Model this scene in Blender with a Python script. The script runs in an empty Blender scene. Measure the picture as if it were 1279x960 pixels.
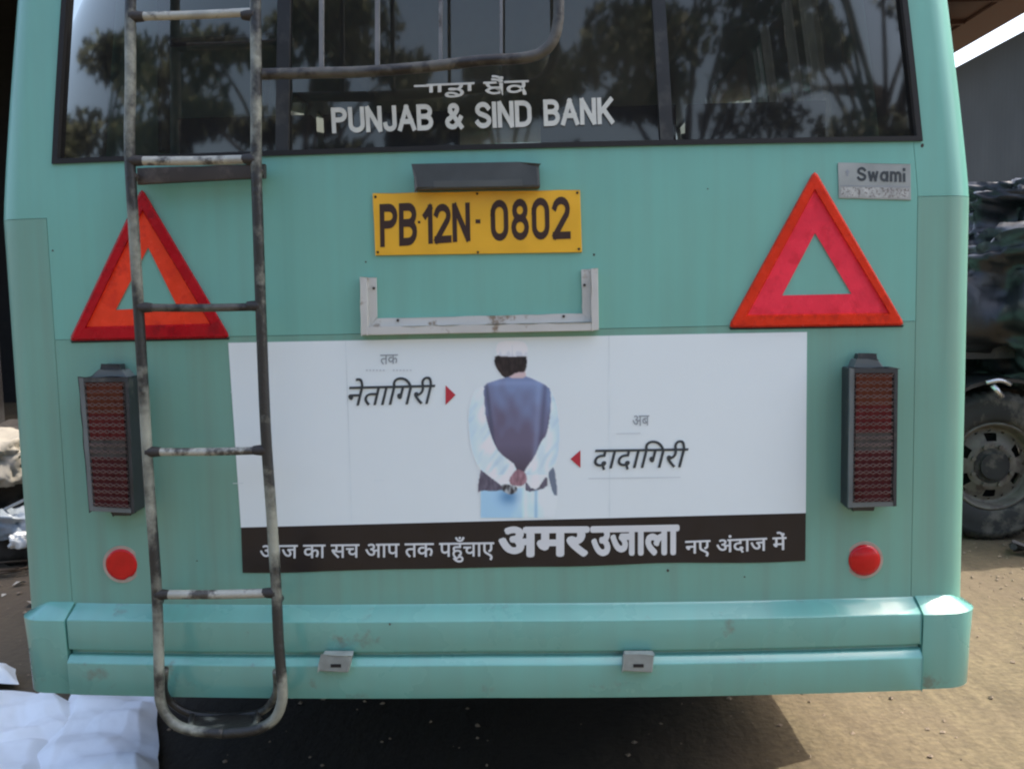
import bpy, bmesh, math, random
from mathutils import Vector, Matrix, noise
R = math.radians
sc = bpy.context.scene
COL = sc.collection
random.seed(7)

# ------------------------------------------------------------------ camera
FPX, YAW, PITCH, ROLL = 1200.0, R(-1.516), R(5.42), R(-1.30)
CAMZ = 1.45
fw = Vector((math.sin(YAW)*math.cos(PITCH), math.cos(YAW)*math.cos(PITCH), -math.sin(PITCH)))
r0 = Vector((math.cos(YAW), -math.sin(YAW), 0)); u0 = r0.cross(fw)
CR = math.cos(ROLL)*r0 + math.sin(ROLL)*u0
CU = -math.sin(ROLL)*r0 + math.cos(ROLL)*u0
cam = bpy.data.cameras.new('camera'); camo = bpy.data.objects.new('camera', cam); COL.objects.link(camo)
camo.matrix_world = Matrix(((CR.x, CU.x, -fw.x, 0), (CR.y, CU.y, -fw.y, 0), (CR.z, CU.z, -fw.z, CAMZ), (0, 0, 0, 1)))
cam.sensor_width = 36; cam.lens = FPX/1279*36; cam.clip_start = .05; cam.clip_end = 1000
sc.camera = camo
sc.cycles.filter_width = 2.2

# ------------------------------------------------------------------ world, sun, exposure
SUN_DIR = Vector((.60, .28, 1.0)).normalized()          # towards the sun
el = math.asin(SUN_DIR.z); az = math.atan2(SUN_DIR.x, SUN_DIR.y)
w = bpy.data.worlds.new('World'); sc.world = w; w.use_nodes = True
nt = w.node_tree; bg = nt.nodes['Background']
sky = nt.nodes.new('ShaderNodeTexSky'); sky.sky_type = 'NISHITA'; sky.sun_disc = False
sky.sun_elevation = el; sky.sun_rotation = az; sky.air_density = 1.0; sky.dust_density = 4.5; sky.ozone_density = 1.0
nt.links.new(sky.outputs[0], bg.inputs[0]); bg.inputs[1].default_value = 0.15
sl = bpy.data.lights.new('sun', 'SUN'); sl.energy = 2.0; sl.angle = R(.5); sl.color = (1, .94, .84)
so = bpy.data.objects.new('sun', sl); COL.objects.link(so)
so.rotation_euler = SUN_DIR.to_track_quat('Z', 'Y').to_euler()
sc.view_settings.view_transform = 'Standard'; sc.view_settings.look = 'None'
sc.view_settings.gamma = 1; sc.view_settings.exposure = 1.62

# ------------------------------------------------------------------ pixels -> places
def ray(px, py): return fw*FPX + CR*(px-639.5) - CU*(py-480)
def atY(px, py, Y):
    d = ray(px, py); t = Y/d.y; return Vector((t*d.x, Y, CAMZ+t*d.z))
def atX(px, py, X):
    d = ray(px, py); t = X/d.x; return Vector((X, t*d.y, CAMZ+t*d.z))
def atZ(px, py, Z=0):
    d = ray(px, py); t = (Z-CAMZ)/d.z; return Vector((t*d.x, t*d.y, Z))
# bus rear as a surface
XC, W, D, RY, Y0 = -0.133, 1.205, 1.12, .09, 2.3
def wscale(z):
    k = max(0, z-1.66); return (W-.13*k**1.15)/W
def lean(z): return .04*max(0, z-1.66)
def plan(d):
    d = abs(d)
    if d <= D: return .0594*(d/1.15)**2
    a = min(1, (d-D)/(W-D)); return .0594*(D/1.15)**2 + RY*(1-math.sqrt(max(0, 1-a*a)))
def surf(X, Z): return Y0 + plan((X-XC)/wscale(Z)) + lean(Z)
def S(px, py, off=0):
    Y = Y0
    for _ in range(14):
        p = atY(px, py, Y); Y = surf(p.x, p.z)-off
    return atY(px, py, Y)
def SP(X, Z, off=0): return Vector((X, surf(X, Z)-off, Z))
def body(t, z, off=0, D=D, W=W, RY=RY):
    """t: metres across the rear; D..D+1 rounds the corner; beyond runs along the side"""
    s = 1 if t >= 0 else -1; a = abs(t); k = wscale(z)
    if a <= D: d = a; y = .0594*(a/1.15)**2; n = Vector((.0, -1, 0))
    elif a <= D+1:
        q = (a-D)*math.pi/2
        d = D+(W-D)*math.sin(q); y = .0594*(D/1.15)**2+RY*(1-math.cos(q)); n = Vector((math.sin(q), -math.cos(q), 0))
    else: d = W; y = .0594*(D/1.15)**2+RY+(a-D-1); n = Vector((1, 0, 0))
    return Vector((XC+s*(d*k+n.x*off), Y0+y+lean(z)*(1 if a <= D+1 else max(0, 1-(a-D-1)*2))+n.y*off, z))

# ------------------------------------------------------------------ object helpers
def tag(o, label=None, cat=None, group=None, kind=None):
    if label: o['label'] = label
    if cat: o['category'] = cat
    if group: o['group'] = group
    if kind: o['kind'] = kind
    return o
def link(name, me, mat=None, parent=None, smooth=False):
    o = bpy.data.objects.new(name, me); COL.objects.link(o)
    if mat:
        for m in (mat if isinstance(mat, (list, tuple)) else [mat]): me.materials.append(m)
    if parent is not None:
        o.parent = parent; o.matrix_parent_inverse = Matrix.Translation(-WL(parent))
    if smooth:
        for p in me.polygons: p.use_smooth = True
    return o
def WL(o):
    v = Vector(o.location)
    return v if o.parent is None else v
def mesh(name, vs, fs, mat=None, parent=None, smooth=False):
    me = bpy.data.meshes.new(name); me.from_pydata([tuple(v) for v in vs], [], fs); me.update()
    return link(name, me, mat, parent, smooth)
def frombm(name, bm, mat=None, parent=None, smooth=False):
    bmesh.ops.recalc_face_normals(bm, faces=bm.faces)
    me = bpy.data.meshes.new(name); bm.to_mesh(me); bm.free()
    return link(name, me, mat, parent, smooth)
def empty(name, loc, *a, **k):
    o = bpy.data.objects.new(name, None); COL.objects.link(o); o.location = loc
    return tag(o, *a, **k)
class MB:
    def __init__(s): s.v = []; s.f = []
    def add(s, vs, fs):
        n = len(s.v); s.v += [tuple(v) for v in vs]; s.f += [tuple(i+n for i in f) for f in fs]
    def box(s, a, b, tw=0):
        (x0, y0, z0), (x1, y1, z1) = a, b
        s.add([(x0,y0,z0),(x1,y0,z0),(x1,y1,z0),(x0,y1,z0),(x0,y0,z1),(x1,y0,z1),(x1,y1,z1),(x0,y1,z1)],
              [(0,3,2,1),(4,5,6,7),(0,1,5,4),(1,2,6,5),(2,3,7,6),(3,0,4,7)])
    def grid(s, fn, nu, nv, flip=False):
        vs = [fn(i/nu, j/nv) for j in range(nv+1) for i in range(nu+1)]
        fs = []
        for j in range(nv):
            for i in range(nu):
                a = j*(nu+1)+i; q = (a, a+1, a+nu+2, a+nu+1); fs.append(q[::-1] if flip else q)
        s.add(vs, fs)
    def slab(s, fn, nu, nv, back):
        """front grid fn(u,v)->point, and skirts going to back(u,v)"""
        s.grid(fn, nu, nv)
        for e, n in ((lambda t: (t, 0), nu), (lambda t: (t, 1), nu), (lambda t: (0, t), nv), (lambda t: (1, t), nv)):
            vs = []
            for i in range(n+1):
                uv = e(i/n); vs += [fn(*uv), back(*uv)]
            s.add(vs, [(2*i, 2*i+1, 2*i+3, 2*i+2) for i in range(n)])
    def tube(s, pts, r, seg=10, sub=5, smooth=True, caps=True):
        P = [Vector(p) for p in pts]; rr = r if isinstance(r, (list, tuple)) else [r]*len(P)
        if smooth and len(P) > 2:
            Q = []; q = []
            for i in range(len(P)-1):
                a = P[max(0, i-1)]; b = P[i]; c = P[i+1]; d = P[min(len(P)-1, i+2)]
                for k in range(sub):
                    t = k/sub
                    Q.append(.5*((2*b)+(c-a)*t+(2*a-5*b+4*c-d)*t*t+(3*b-a-3*c+d)*t**3)); q.append(rr[i]*(1-t)+rr[i+1]*t)
            Q.append(P[-1]); q.append(rr[-1]); P = Q; rr = q
        n = None; vs = []; fs = []
        for i, p in enumerate(P):
            t = (P[min(i+1, len(P)-1)]-P[max(i-1, 0)]).normalized()
            if n is None: n = t.orthogonal().normalized()
            n = (n-t*n.dot(t)).normalized(); b = t.cross(n)
            for k in range(seg):
                a = 2*math.pi*k/seg; vs.append(p+(n*math.cos(a)+b*math.sin(a))*rr[i])
        for i in range(len(P)-1):
            for k in range(seg):
                a = i*seg+k; b2 = i*seg+(k+1) % seg; fs.append((a, b2, b2+seg, a+seg))
        if caps: fs += [tuple(range(seg))[::-1], tuple(range((len(P)-1)*seg, len(P)*seg))]
        s.add(vs, fs)
    def build(s, name, mat=None, parent=None, smooth=False, merge=None, bevel=0, seg=2):
        bm = bmesh.new(); V = [bm.verts.new(v) for v in s.v]
        for f in s.f:
            try: bm.faces.new([V[i] for i in f])
            except ValueError: pass
        if merge: bmesh.ops.remove_doubles(bm, verts=bm.verts, dist=merge)
        if bevel:
            es = [e for e in bm.edges if len(e.link_faces) == 2 and e.calc_face_angle(0) > .6]
            bmesh.ops.bevel(bm, geom=es, offset=bevel, segments=seg, profile=.5, affect='EDGES', clamp_overlap=True)
        o = frombm(name, bm, mat, parent, smooth)
        return o
def lerp(a, b, t): return a*(1-t)+b*t
def quadpx(q):
    """bilinear in pixels: q = tl, tr, br, bl ; returns fn(u,v) -> (px,py), v up"""
    tl, tr, br, bl = q
    def f(u, v):
        x0 = bl[0]*(1-u)+br[0]*u; y0 = bl[1]*(1-u)+br[1]*u
        x1 = tl[0]*(1-u)+tr[0]*u; y1 = tl[1]*(1-u)+tr[1]*u
        return x0*(1-v)+x1*v, y0*(1-v)+y1*v
    return f
def pad(name, q, off, thick, mat, parent, nu=8, nv=4, bevel=0, wob=0, smooth=False):
    """a plate lying on the rear face: front face at off, skirts going back by thick"""
    f = quadpx(q); mb = MB()
    def F(u, v):
        x, y = f(u, v)
        if wob and v == 0: y += wob*noise.noise(Vector((u*6, 0, 3)))
        return S(x, y, off+(wob*.0001*noise.noise(Vector((u*9, v*4, 1))) if wob else 0))
    def B(u, v): p = F(u, v); return Vector((p.x, p.y+thick, p.z))
    mb.slab(F, nu, nv, B)
    return mb.build(name, mat, parent, smooth, merge=1e-5, bevel=bevel)

# ------------------------------------------------------------------ materials
def srgb(r, g, b):
    f = lambda c: (c/255/12.92) if c/255 <= .04045 else ((c/255+.055)/1.055)**2.4
    return (f(r), f(g), f(b))
MATS = {}
def M(name, col, rough=.6, metal=0, var=.15, scale=8, bump=.0, bscale=60, coat=0, streak=0, col2=None, c2amt=.5, c2scale=12, spec=.5, stretch=None):
    if name in MATS: return MATS[name]
    m = bpy.data.materials.new(name); MATS[name] = m; m.use_nodes = True
    n = m.node_tree.nodes; l = m.node_tree.links; b = n['Principled BSDF']
    b.inputs['Roughness'].default_value = rough; b.inputs['Metallic'].default_value = metal
    b.inputs['Coat Weight'].default_value = coat; b.inputs['Coat Roughness'].default_value = .12
    b.inputs['Specular IOR Level'].default_value = spec
    tc = n.new('ShaderNodeTexCoord'); mp = n.new('ShaderNodeMapping'); l.new(tc.outputs['Object'], mp.inputs[0])
    if stretch: mp.inputs['Scale'].default_value = stretch
    nz = n.new('ShaderNodeTexNoise'); nz.inputs['Scale'].default_value = scale; nz.inputs['Detail'].default_value = 6
    l.new(mp.outputs[0], nz.inputs[0])
    rp = n.new('ShaderNodeValToRGB'); l.new(nz.outputs[0], rp.inputs[0])
    rp.color_ramp.elements[0].position = .3; rp.color_ramp.elements[1].position = .72
    rp.color_ramp.elements[0].color = tuple(c*(1-var) for c in col)+(1,)
    rp.color_ramp.elements[1].color = tuple(min(1, c*(1+var)) for c in col)+(1,)
    out = rp.outputs[0]
    if streak:
        mp2 = n.new('ShaderNodeMapping'); mp2.inputs['Scale'].default_value = (22, 4, 1.1); l.new(tc.outputs['Object'], mp2.inputs[0])
        n2 = n.new('ShaderNodeTexNoise'); n2.inputs['Scale'].default_value = 1.2; n2.inputs['Detail'].default_value = 5; l.new(mp2.outputs[0], n2.inputs[0])
        r2 = n.new('ShaderNodeValToRGB'); r2.color_ramp.elements[0].position = .38; r2.color_ramp.elements[1].position = .78
        r2.color_ramp.elements[0].color = (0, 0, 0, 1); r2.color_ramp.elements[1].color = (streak,)*3+(1,)
        l.new(n2.outputs[0], r2.inputs[0])
        mx = n.new('ShaderNodeMix'); mx.data_type = 'RGBA'; l.new(r2.outputs[0], mx.inputs[0]); l.new(out, mx.inputs[6])
        mx.inputs[7].default_value = (.17, .19, .15, 1); out = mx.outputs[2]
    if col2:
        n3 = n.new('ShaderNodeTexNoise'); n3.inputs['Scale'].default_value = c2scale; n3.inputs['Detail'].default_value = 8
        n3.inputs['Roughness'].default_value = .65; l.new(mp.outputs[0], n3.inputs[0])
        r3 = n.new('ShaderNodeValToRGB'); r3.color_ramp.elements[0].position = max(0, .62-c2amt*.3); r3.color_ramp.elements[1].position = .70-c2amt*.25
        l.new(n3.outputs[0], r3.inputs[0])
        mx = n.new('ShaderNodeMix'); mx.data_type = 'RGBA'; l.new(r3.outputs[0], mx.inputs[0]); l.new(out, mx.inputs[6])
        mx.inputs[7].default_value = tuple(col2)+(1,); out = mx.outputs[2]
    l.new(out, b.inputs['Base Color'])
    # roughness wear
    mr = n.new('ShaderNodeMapRange'); mr.inputs[3].default_value = max(.02, rough-.1); mr.inputs[4].default_value = min(1, rough+.14)
    l.new(nz.outputs[0], mr.inputs[0]); l.new(mr.outputs[0], b.inputs['Roughness'])
    if bump:
        nb = n.new('ShaderNodeTexNoise'); nb.inputs['Scale'].default_value = bscale; nb.inputs['Detail'].default_value = 5; l.new(tc.outputs['Object'], nb.inputs[0])
        bu = n.new('ShaderNodeBump'); bu.inputs['Strength'].default_value = bump; bu.inputs['Distance'].default_value = .01
        l.new(nb.outputs[0], bu.inputs['Height']); l.new(bu.outputs[0], b.inputs['Normal'])
    return m
def glass(name, tint, trans, bright=(.02, .022, .025), film=0):
    m = bpy.data.materials.new(name); m.use_nodes = True; n = m.node_tree.nodes; l = m.node_tree.links
    for x in list(n):
        if x.type == 'BSDF_PRINCIPLED': n.remove(x)
    out = n['Material Output']
    tr = n.new('ShaderNodeBsdfTransparent'); tr.inputs[0].default_value = tuple(c*trans for c in tint)+(1,)
    df = n.new('ShaderNodeBsdfDiffuse'); df.inputs[0].default_value = tuple(bright)+(1,)
    add = n.new('ShaderNodeAddShader'); l.new(tr.outputs[0], add.inputs[0]); l.new(df.outputs[0], add.inputs[1])
    gl = n.new('ShaderNodeBsdfGlossy'); gl.inputs['Roughness'].default_value = .035; gl.inputs[0].default_value = (.86, .80, .70, 1)
    fr = n.new('ShaderNodeFresnel'); fr.inputs[0].default_value = 1.75
    tc = n.new('ShaderNodeTexCoord'); nz = n.new('ShaderNodeTexNoise'); nz.inputs['Scale'].default_value = 3; l.new(tc.outputs['Object'], nz.inputs[0])
    bu = n.new('ShaderNodeBump'); bu.inputs['Strength'].default_value = .02; bu.inputs['Distance'].default_value = .02
    l.new(nz.outputs[0], bu.inputs['Height']); l.new(bu.outputs[0], gl.inputs['Normal'])
    mx = n.new('ShaderNodeMixShader'); l.new(fr.outputs[0], mx.inputs[0]); l.new(add.outputs[0], mx.inputs[1]); l.new(gl.outputs[0], mx.inputs[2])
    l.new(mx.outputs[0], out.inputs[0]); return m

TEAL = (.178, .450, .372)
paint = M('teal_paint', TEAL, .34, var=.05, scale=2.2, streak=.18, coat=.15, spec=.4, bump=.05, bscale=5)
paint_dull = M('dull_teal_paint', (.170, .380, .300), .42, var=.05, scale=3, streak=.34, coat=.15, bump=.05, bscale=5)
paint_bump = M('bumper_paint', (.150, .400, .340), .26, var=.06, scale=5, streak=.15, coat=.8, bump=.01, bscale=18, col2=(.15, .24, .20), c2amt=.04, c2scale=9)
black_in = M('dark_inner', (.012, .012, .012), .8)
rubber = M('window_rubber', (.010, .010, .010), .7, var=.3)
vinyl = M('poster_vinyl', (.79, .87, .87), .38, var=.015, scale=3, bump=.01, bscale=10)
band_m = M('poster_band', (.013, .010, .011), .35, var=.2, scale=20)
ink_white = M('white_ink', (.70, .72, .72), .45, var=.03)
ink_dark = M('dark_ink', (.035, .045, .05), .5, var=.1)
ink_grey = M('grey_ink', (.28, .31, .34), .5, var=.1)
ink_faint = M('faint_ink', (.56, .61, .64), .5, var=.1)
ink_red = M('red_ink', (.50, .03, .05), .45, var=.05)
plate_m = M('plate_yellow', (.82, .44, .020), .42, var=.07, scale=14, bump=.01)
plate_ink = M('plate_ink', (.035, .012, .006), .5, var=.1)
ladder_m = M('worn_ladder_paint', (.25, .26, .21), .42, var=.4, scale=11, col2=(.022, .022, .020), c2amt=.72, c2scale=5, bump=.25, bscale=90)
ladder_hi = M('bare_rung_metal', (.42, .42, .36), .34, metal=.1, var=.3, scale=14, col2=(.07, .065, .055), c2amt=.38, c2scale=14, bump=.15, bscale=90)
rack_m = M('rusty_guard_bar', (.085, .080, .066), .45, var=.35, scale=16, col2=(.018, .015, .013), c2amt=.5, c2scale=14, bump=.2)
guard_m = M('grey_guard_slat', (.16, .165, .165), .45, var=.2, scale=14, col2=(.05, .045, .04), c2amt=.3, c2scale=12)
housing = M('lamp_housing', (.030, .034, .038), .45, var=.25, scale=20, col2=(.10, .10, .09), c2amt=.2)
alu = M('cream_channel', (.55, .55, .51), .4, var=.08, scale=9, col2=(.25, .19, .13), c2amt=.16, c2scale=18)
greybar = M('grey_lamp_bar', (.055, .062, .062), .5, var=.2, scale=14)
steel_tab = M('grey_tab', (.26, .29, .27), .45, var=.2, scale=30)
badge = M('badge_plate', (.34, .36, .34), .35, metal=.2, var=.12, scale=20)
ring_m = M('reflector_ring', (.42, .33, .27), .5, var=.2, scale=25)
refl = M('red_reflector', (.55, .006, .008), .2, var=.15, scale=30, coat=.3, spec=.3)
tyre_m = M('tyre_rubber', (.020, .020, .018), .8, var=.3, scale=10, col2=(.09, .08, .065), c2amt=.35, c2scale=6)
rim_m = M('dusty_rim', (.11, .10, .078), .6, var=.25, scale=10, col2=(.07, .055, .045), c2amt=.35)
ochre_frame = M('lamp_hinge_metal', (.13, .15, .15), .45, var=.2)

# ------------------------------------------------------------------ ground
gm = bpy.data.materials.new('dirt_ground'); gm.use_nodes = True
n = gm.node_tree.nodes; l = gm.node_tree.links; b = n['Principled BSDF']; b.inputs['Roughness'].default_value = .92
tc = n.new('ShaderNodeTexCoord')
def nz_(scale, det=8, st=None, rot=0, ro=.6):
    mp = n.new('ShaderNodeMapping'); l.new(tc.outputs['Object'], mp.inputs[0])
    if st: mp.inputs['Scale'].default_value = st
    mp.inputs['Rotation'].default_value = (0, 0, rot)
    x = n.new('ShaderNodeTexNoise'); x.inputs['Scale'].default_value = scale; x.inputs['Detail'].default_value = det; x.inputs['Roughness'].default_value = ro
    l.new(mp.outputs[0], x.inputs[0]); return x.outputs[0]
def ramp(fac, stops):
    r = n.new('ShaderNodeValToRGB'); e = r.color_ramp.elements
    for i, (p, c) in enumerate(stops):
        q = e[i] if i < 2 else e.new(p)
        q.position = p; q.color = tuple(c)+(1,)
    l.new(fac, r.inputs[0]); return r.outputs[0]
def mix(f, a, c, mode='MIX'):
    m_ = n.new('ShaderNodeMix'); m_.data_type = 'RGBA'; m_.blend_type = mode
    if isinstance(f, float): m_.inputs[0].default_value = f
    else: l.new(f, m_.inputs[0])
    l.new(a, m_.inputs[6])
    if isinstance(c, tuple): m_.inputs[7].default_value = c+(1,)
    else: l.new(c, m_.inputs[7])
    return m_.outputs[2]
base = ramp(nz_(1.3), [(.3, (.104, .080, .044)), (.7, (.150, .121, .067))])
fine = ramp(nz_(38, 6), [(.3, (.62, .6, .58)), (.75, (1.25, 1.22, 1.18))])
trk = ramp(nz_(2.4, 8, (4.2, .45, 1), R(35)), [(.35, (.80, .79, .77)), (.66, (1.08, 1.08, 1.08))])
c1 = mix(1.0, base, fine, 'MULTIPLY'); c1 = mix(1.0, c1, trk, 'MULTIPLY')
oil = ramp(nz_(.5, 5), [(.45, (0, 0, 0)), (.62, (.55, .55, .55))])
c1 = mix(oil, c1, (.12, .085, .055))
# near-black oval under the parked bus: its shade, painted into the dirt colour
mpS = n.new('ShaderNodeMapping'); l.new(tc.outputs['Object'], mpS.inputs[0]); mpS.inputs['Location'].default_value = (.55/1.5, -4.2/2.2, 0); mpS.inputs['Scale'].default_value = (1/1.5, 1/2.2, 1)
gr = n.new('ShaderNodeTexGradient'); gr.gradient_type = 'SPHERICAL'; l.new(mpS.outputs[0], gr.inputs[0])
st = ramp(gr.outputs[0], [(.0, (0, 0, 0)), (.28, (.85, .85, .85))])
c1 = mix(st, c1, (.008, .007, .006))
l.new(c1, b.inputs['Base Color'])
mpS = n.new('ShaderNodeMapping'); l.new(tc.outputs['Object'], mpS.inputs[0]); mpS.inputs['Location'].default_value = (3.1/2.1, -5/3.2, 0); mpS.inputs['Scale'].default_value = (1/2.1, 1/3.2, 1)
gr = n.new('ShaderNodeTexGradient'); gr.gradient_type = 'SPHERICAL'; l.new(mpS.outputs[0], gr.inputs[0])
c1 = mix(ramp(gr.outputs[0], [(.0, (0, 0, 0)), (.4, (.6, .6, .6))]), c1, (.075, .058, .042)); l.new(c1, b.inputs['Base Color'])  # shade on the ground left of the bus, painted in as a darker oval
bu = n.new('ShaderNodeBump'); bu.inputs['Strength'].default_value = .55; bu.inputs['Distance'].default_value = .03
hs = n.new('ShaderNodeMath'); hs.operation = 'MULTIPLY_ADD'; l.new(nz_(26, 8), hs.inputs[0]); hs.inputs[1].default_value = .5; l.new(nz_(3, 6, (2.5, .6, 1), R(35)), hs.inputs[2])
l.new(hs.outputs[0], bu.inputs['Height']); l.new(bu.outputs[0], b.inputs['Normal'])
def gh(x, y):
    return .018*noise.noise(Vector((x*.9, y*.9, 0)))+.009*noise.noise(Vector((x*3.1, y*3.1, 5)))+.004*noise.noise(Vector((x*9, y*9, 9)))
vs = []; fs = []; N = 150
def gx(i): t = (i/N-.5)*2; return (abs(t)**3.2)*240*(1 if t > 0 else -1)+t*5
for j in range(N+1):
    for i in range(N+1):
        x, y = gx(i), gx(j)+3.6; vs.append((x, y, gh(x, y)))
for j in range(N):
    for i in range(N):
        a = j*(N+1)+i; fs.append((a, a+1, a+N+2, a+N+1))
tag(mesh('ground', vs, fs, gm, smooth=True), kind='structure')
# loose pebbles and grit
mb = MB()
for k in range(3000):
    if k % 2: x = random.uniform(.6, 4.5); y = random.uniform(2.2, 6.5)
    else: x = random.uniform(-5, 1); y = random.uniform(1.8, 7)
    r = random.choice((.003, .004, .006, .008, .012)); z = gh(x, y)+r*.25
    a = random.uniform(0, 6.28); vs_ = []
    for dx, dy, dz in ((1, 0, 0), (0, 1, 0), (-1, 0, 0), (0, -1, 0), (0, 0, .7), (0, 0, -.7)):
        c_, s_ = math.cos(a), math.sin(a); q = random.uniform(.6, 1.2)*r
        vs_.append((x+(dx*c_-dy*s_)*q, y+(dx*s_+dy*c_)*q, z+dz*q))
    mb.add(vs_, [(0, 1, 4), (1, 2, 4), (2, 3, 4), (3, 0, 4), (1, 0, 5), (2, 1, 5), (3, 2, 5), (0, 3, 5)])
tag(mb.build('gravel', M('grit', (.26, .20, .14), .9, var=.4, scale=5)), kind='stuff')

# ------------------------------------------------------------------ the bus
bus = empty('bus', (XC, Y0+.1, 0), 'teal bus seen from behind with ladder, number plate and newspaper advertisement', 'bus')
ZB, ZS, ZW, ZT = S(640, 752).z, S(640, 413).z, S(640, 184).z, 2.62
def tof(px, py, off=0):
    p = S(px, py, off); d = (p.x-XC)/wscale(p.z); s = 1 if d > 0 else -1; d = abs(d)
    return s*(d if d <= D else D+math.asin(min(1, (d-D)/(W-D)))/(math.pi/2))
TL, TR = tof(68, 420), tof(1141, 560)
WLX, WRX = tof(66, 200), tof(1152, 180)
ZC = S(1175, 245).z
G = .0006
def panel(name, cells, mat, th=.012, lip=.004, off=0):
    mb = MB()
    for t0, t1, z0, z1, nu, nv in cells:
        def F(u, v): return body(t0+(t1-t0)*u, z0+(z1-z0)*v, off)
        def B(u, v): return body(t0+(t1-t0)*u, z0+(z1-z0)*v, off-th)
        mb.slab(F, nu, nv, B)
    return mb.build(name, mat, bus, True, merge=1e-5)
def flat_edges(o, ang=R(35)):
    me = o.data; me.set_sharp_from_angle(angle=ang) if hasattr(me, 'set_sharp_from_angle') else None
    return o
flat_edges(panel('rear_panel', [(TL+G, TR-G, ZS+G, ZW, 40, 10)], paint))
flat_edges(panel('rear_panel', [(TL+G, TR-G, ZB-.1, ZS-G, 40, 12)], paint_dull))
for s in (-1, 1):
    te = TR if s > 0 else TL; we = WRX if s > 0 else WLX; E = s*(D+1.5)
    flat_edges(panel('corner_panel', [(te+s*G, E, ZB-.1, ZC-G, 44, 16)], paint_dull))
    flat_edges(panel('corner_panel', [(te+s*G, we, ZC+G, ZW, 4, 4), (we, E, ZC+G, ZT, 44, 24)], paint))
flat_edges(panel('rear_header', [(WLX, WRX, ZT-.06, ZT+.25, 40, 8), (-(D+1.5), WLX, ZT, ZT+.25, 40, 8), (WRX, D+1.5, ZT, ZT+.25, 40, 8)], paint))
# thin pinch seams left and right below the window, dark backing
mb = MB(); mb.grid(lambda u, v: body(-(D+.6)+2*(D+.6)*u, .62+(ZW-.03-.62)*v, -.014), 50, 4); mb.build('inner_wall', black_in, bus)
for s in (-1, 1):
    mb = MB(); mb.grid(lambda u, v: body(s*(D+.5+1.0*u), .62+2.2*v, -.014), 20, 6); mb.build('corner_lining', black_in, bus)
# side walls with window openings, roof, floor, front
LEN = 7.2; YS = Y0+.1+RY+.5
def sidewall(s):
    rt = empty('side_wall', (XC+s*W, YS, 0)); rt.parent = bus; rt.matrix_parent_inverse = Matrix.Translation(-bus.location)
    return rt
def xs(z, s, off=0): return XC+s*(W*wscale(z)+off)
wins = [(YS+.25+i*1.12, YS+.25+i*1.12+.98) for i in range(6)]
tint_side = glass('side_glass', (.9, .95, .95), .85)
for s in (-1, 1):
    mb = MB()
    def strip(y0, y1, z0, z1, nv=6):
        mb.grid(lambda u, v: Vector((xs(z0+(z1-z0)*v, s), y0+(y1-y0)*u, z0+(z1-z0)*v)), 2, nv)
        mb.grid(lambda u, v: Vector((xs(z0+(z1-z0)*v, s, -.03), y0+(y1-y0)*u, z0+(z1-z0)*v)), 2, nv)
    strip(YS-.02, YS+LEN, .43, 1.62); strip(YS-.02, YS+LEN, 2.5, ZT+.25)
    e = YS-.02
    ww = wins if s > 0 else wins[1:]
    for a, c in ww: strip(e, a, 1.62, 2.5); e = c
    strip(e, YS+LEN, 1.62, 2.5)
    sw = mb.build('side_wall', paint, bus)
    for a, c in ww:
        g = MB(); g.grid(lambda u, v: Vector((xs(1.62+.88*v, s, -.012), a+(c-a)*u, 1.62+.88*v)), 1, 5); g.build('side_window', tint_side, sw)
mb = MB()
for k in range(12):
    a0, a1 = math.pi*k/12, math.pi*(k+1)/12; z0 = ZT+.245
    wt = W*wscale(z0)
    P = lambda a, y: Vector((XC-wt*math.cos(a), y, z0+.14*math.sin(a)))
    mb.add([P(a0, Y0+.27), P(a1, Y0+.27), P(a1, YS+LEN), P(a0, YS+LEN)], [(0, 1, 2, 3)])
    mb.add([P(a0, Y0+.27), P(a1, Y0+.27), Vector((XC, Y0+.27, z0-.02))], [(0, 1, 2)])
mb.build('roof', paint, bus, True)
mb = MB(); mb.box((XC-1.12, Y0+.2, .98), (XC+1.12, YS+LEN-.05, 1.03)); mb.build('floor', M('bus_floor', (.06, .06, .06), .7), bus)
mb = MB(); yy = YS+LEN
mb.box((XC-1.15, yy, .45), (XC+1.15, yy+.06, 1.35)); mb.box((XC-1.1, yy, 2.45), (XC+1.1, yy+.06, 2.86))
for x in (-1.15, -.04, 1.02): mb.box((XC+x, yy, 1.35), (XC+x+.1, yy+.06, 2.45))
mb.build('front_wall', paint, bus)
mb = MB(); mb.box((XC-1.05, yy+.02, 1.35), (XC+1.05, yy+.03, 2.45)); mb.build('windscreen', tint_side, bus)
seat_m = M('seat_cloth', (.05, .045, .06), .8, var=.2)
for i in range(7):
    for x in (-.98, -.52, .16, .62):
        y = YS+.15+i*.9; mb = MB()
        mb.box((XC+x, y, 1.42), (XC+x+.42, y+.44, 1.52)); mb.box((XC+x, y-.08, 1.42), (XC+x+.42, y+.0, 2.02)); mb.box((XC+x+.04, y+.05, 1.03), (XC+x+.38, y+.4, 1.42))
        mb.build('seat', seat_m, bus, bevel=.02)
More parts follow.
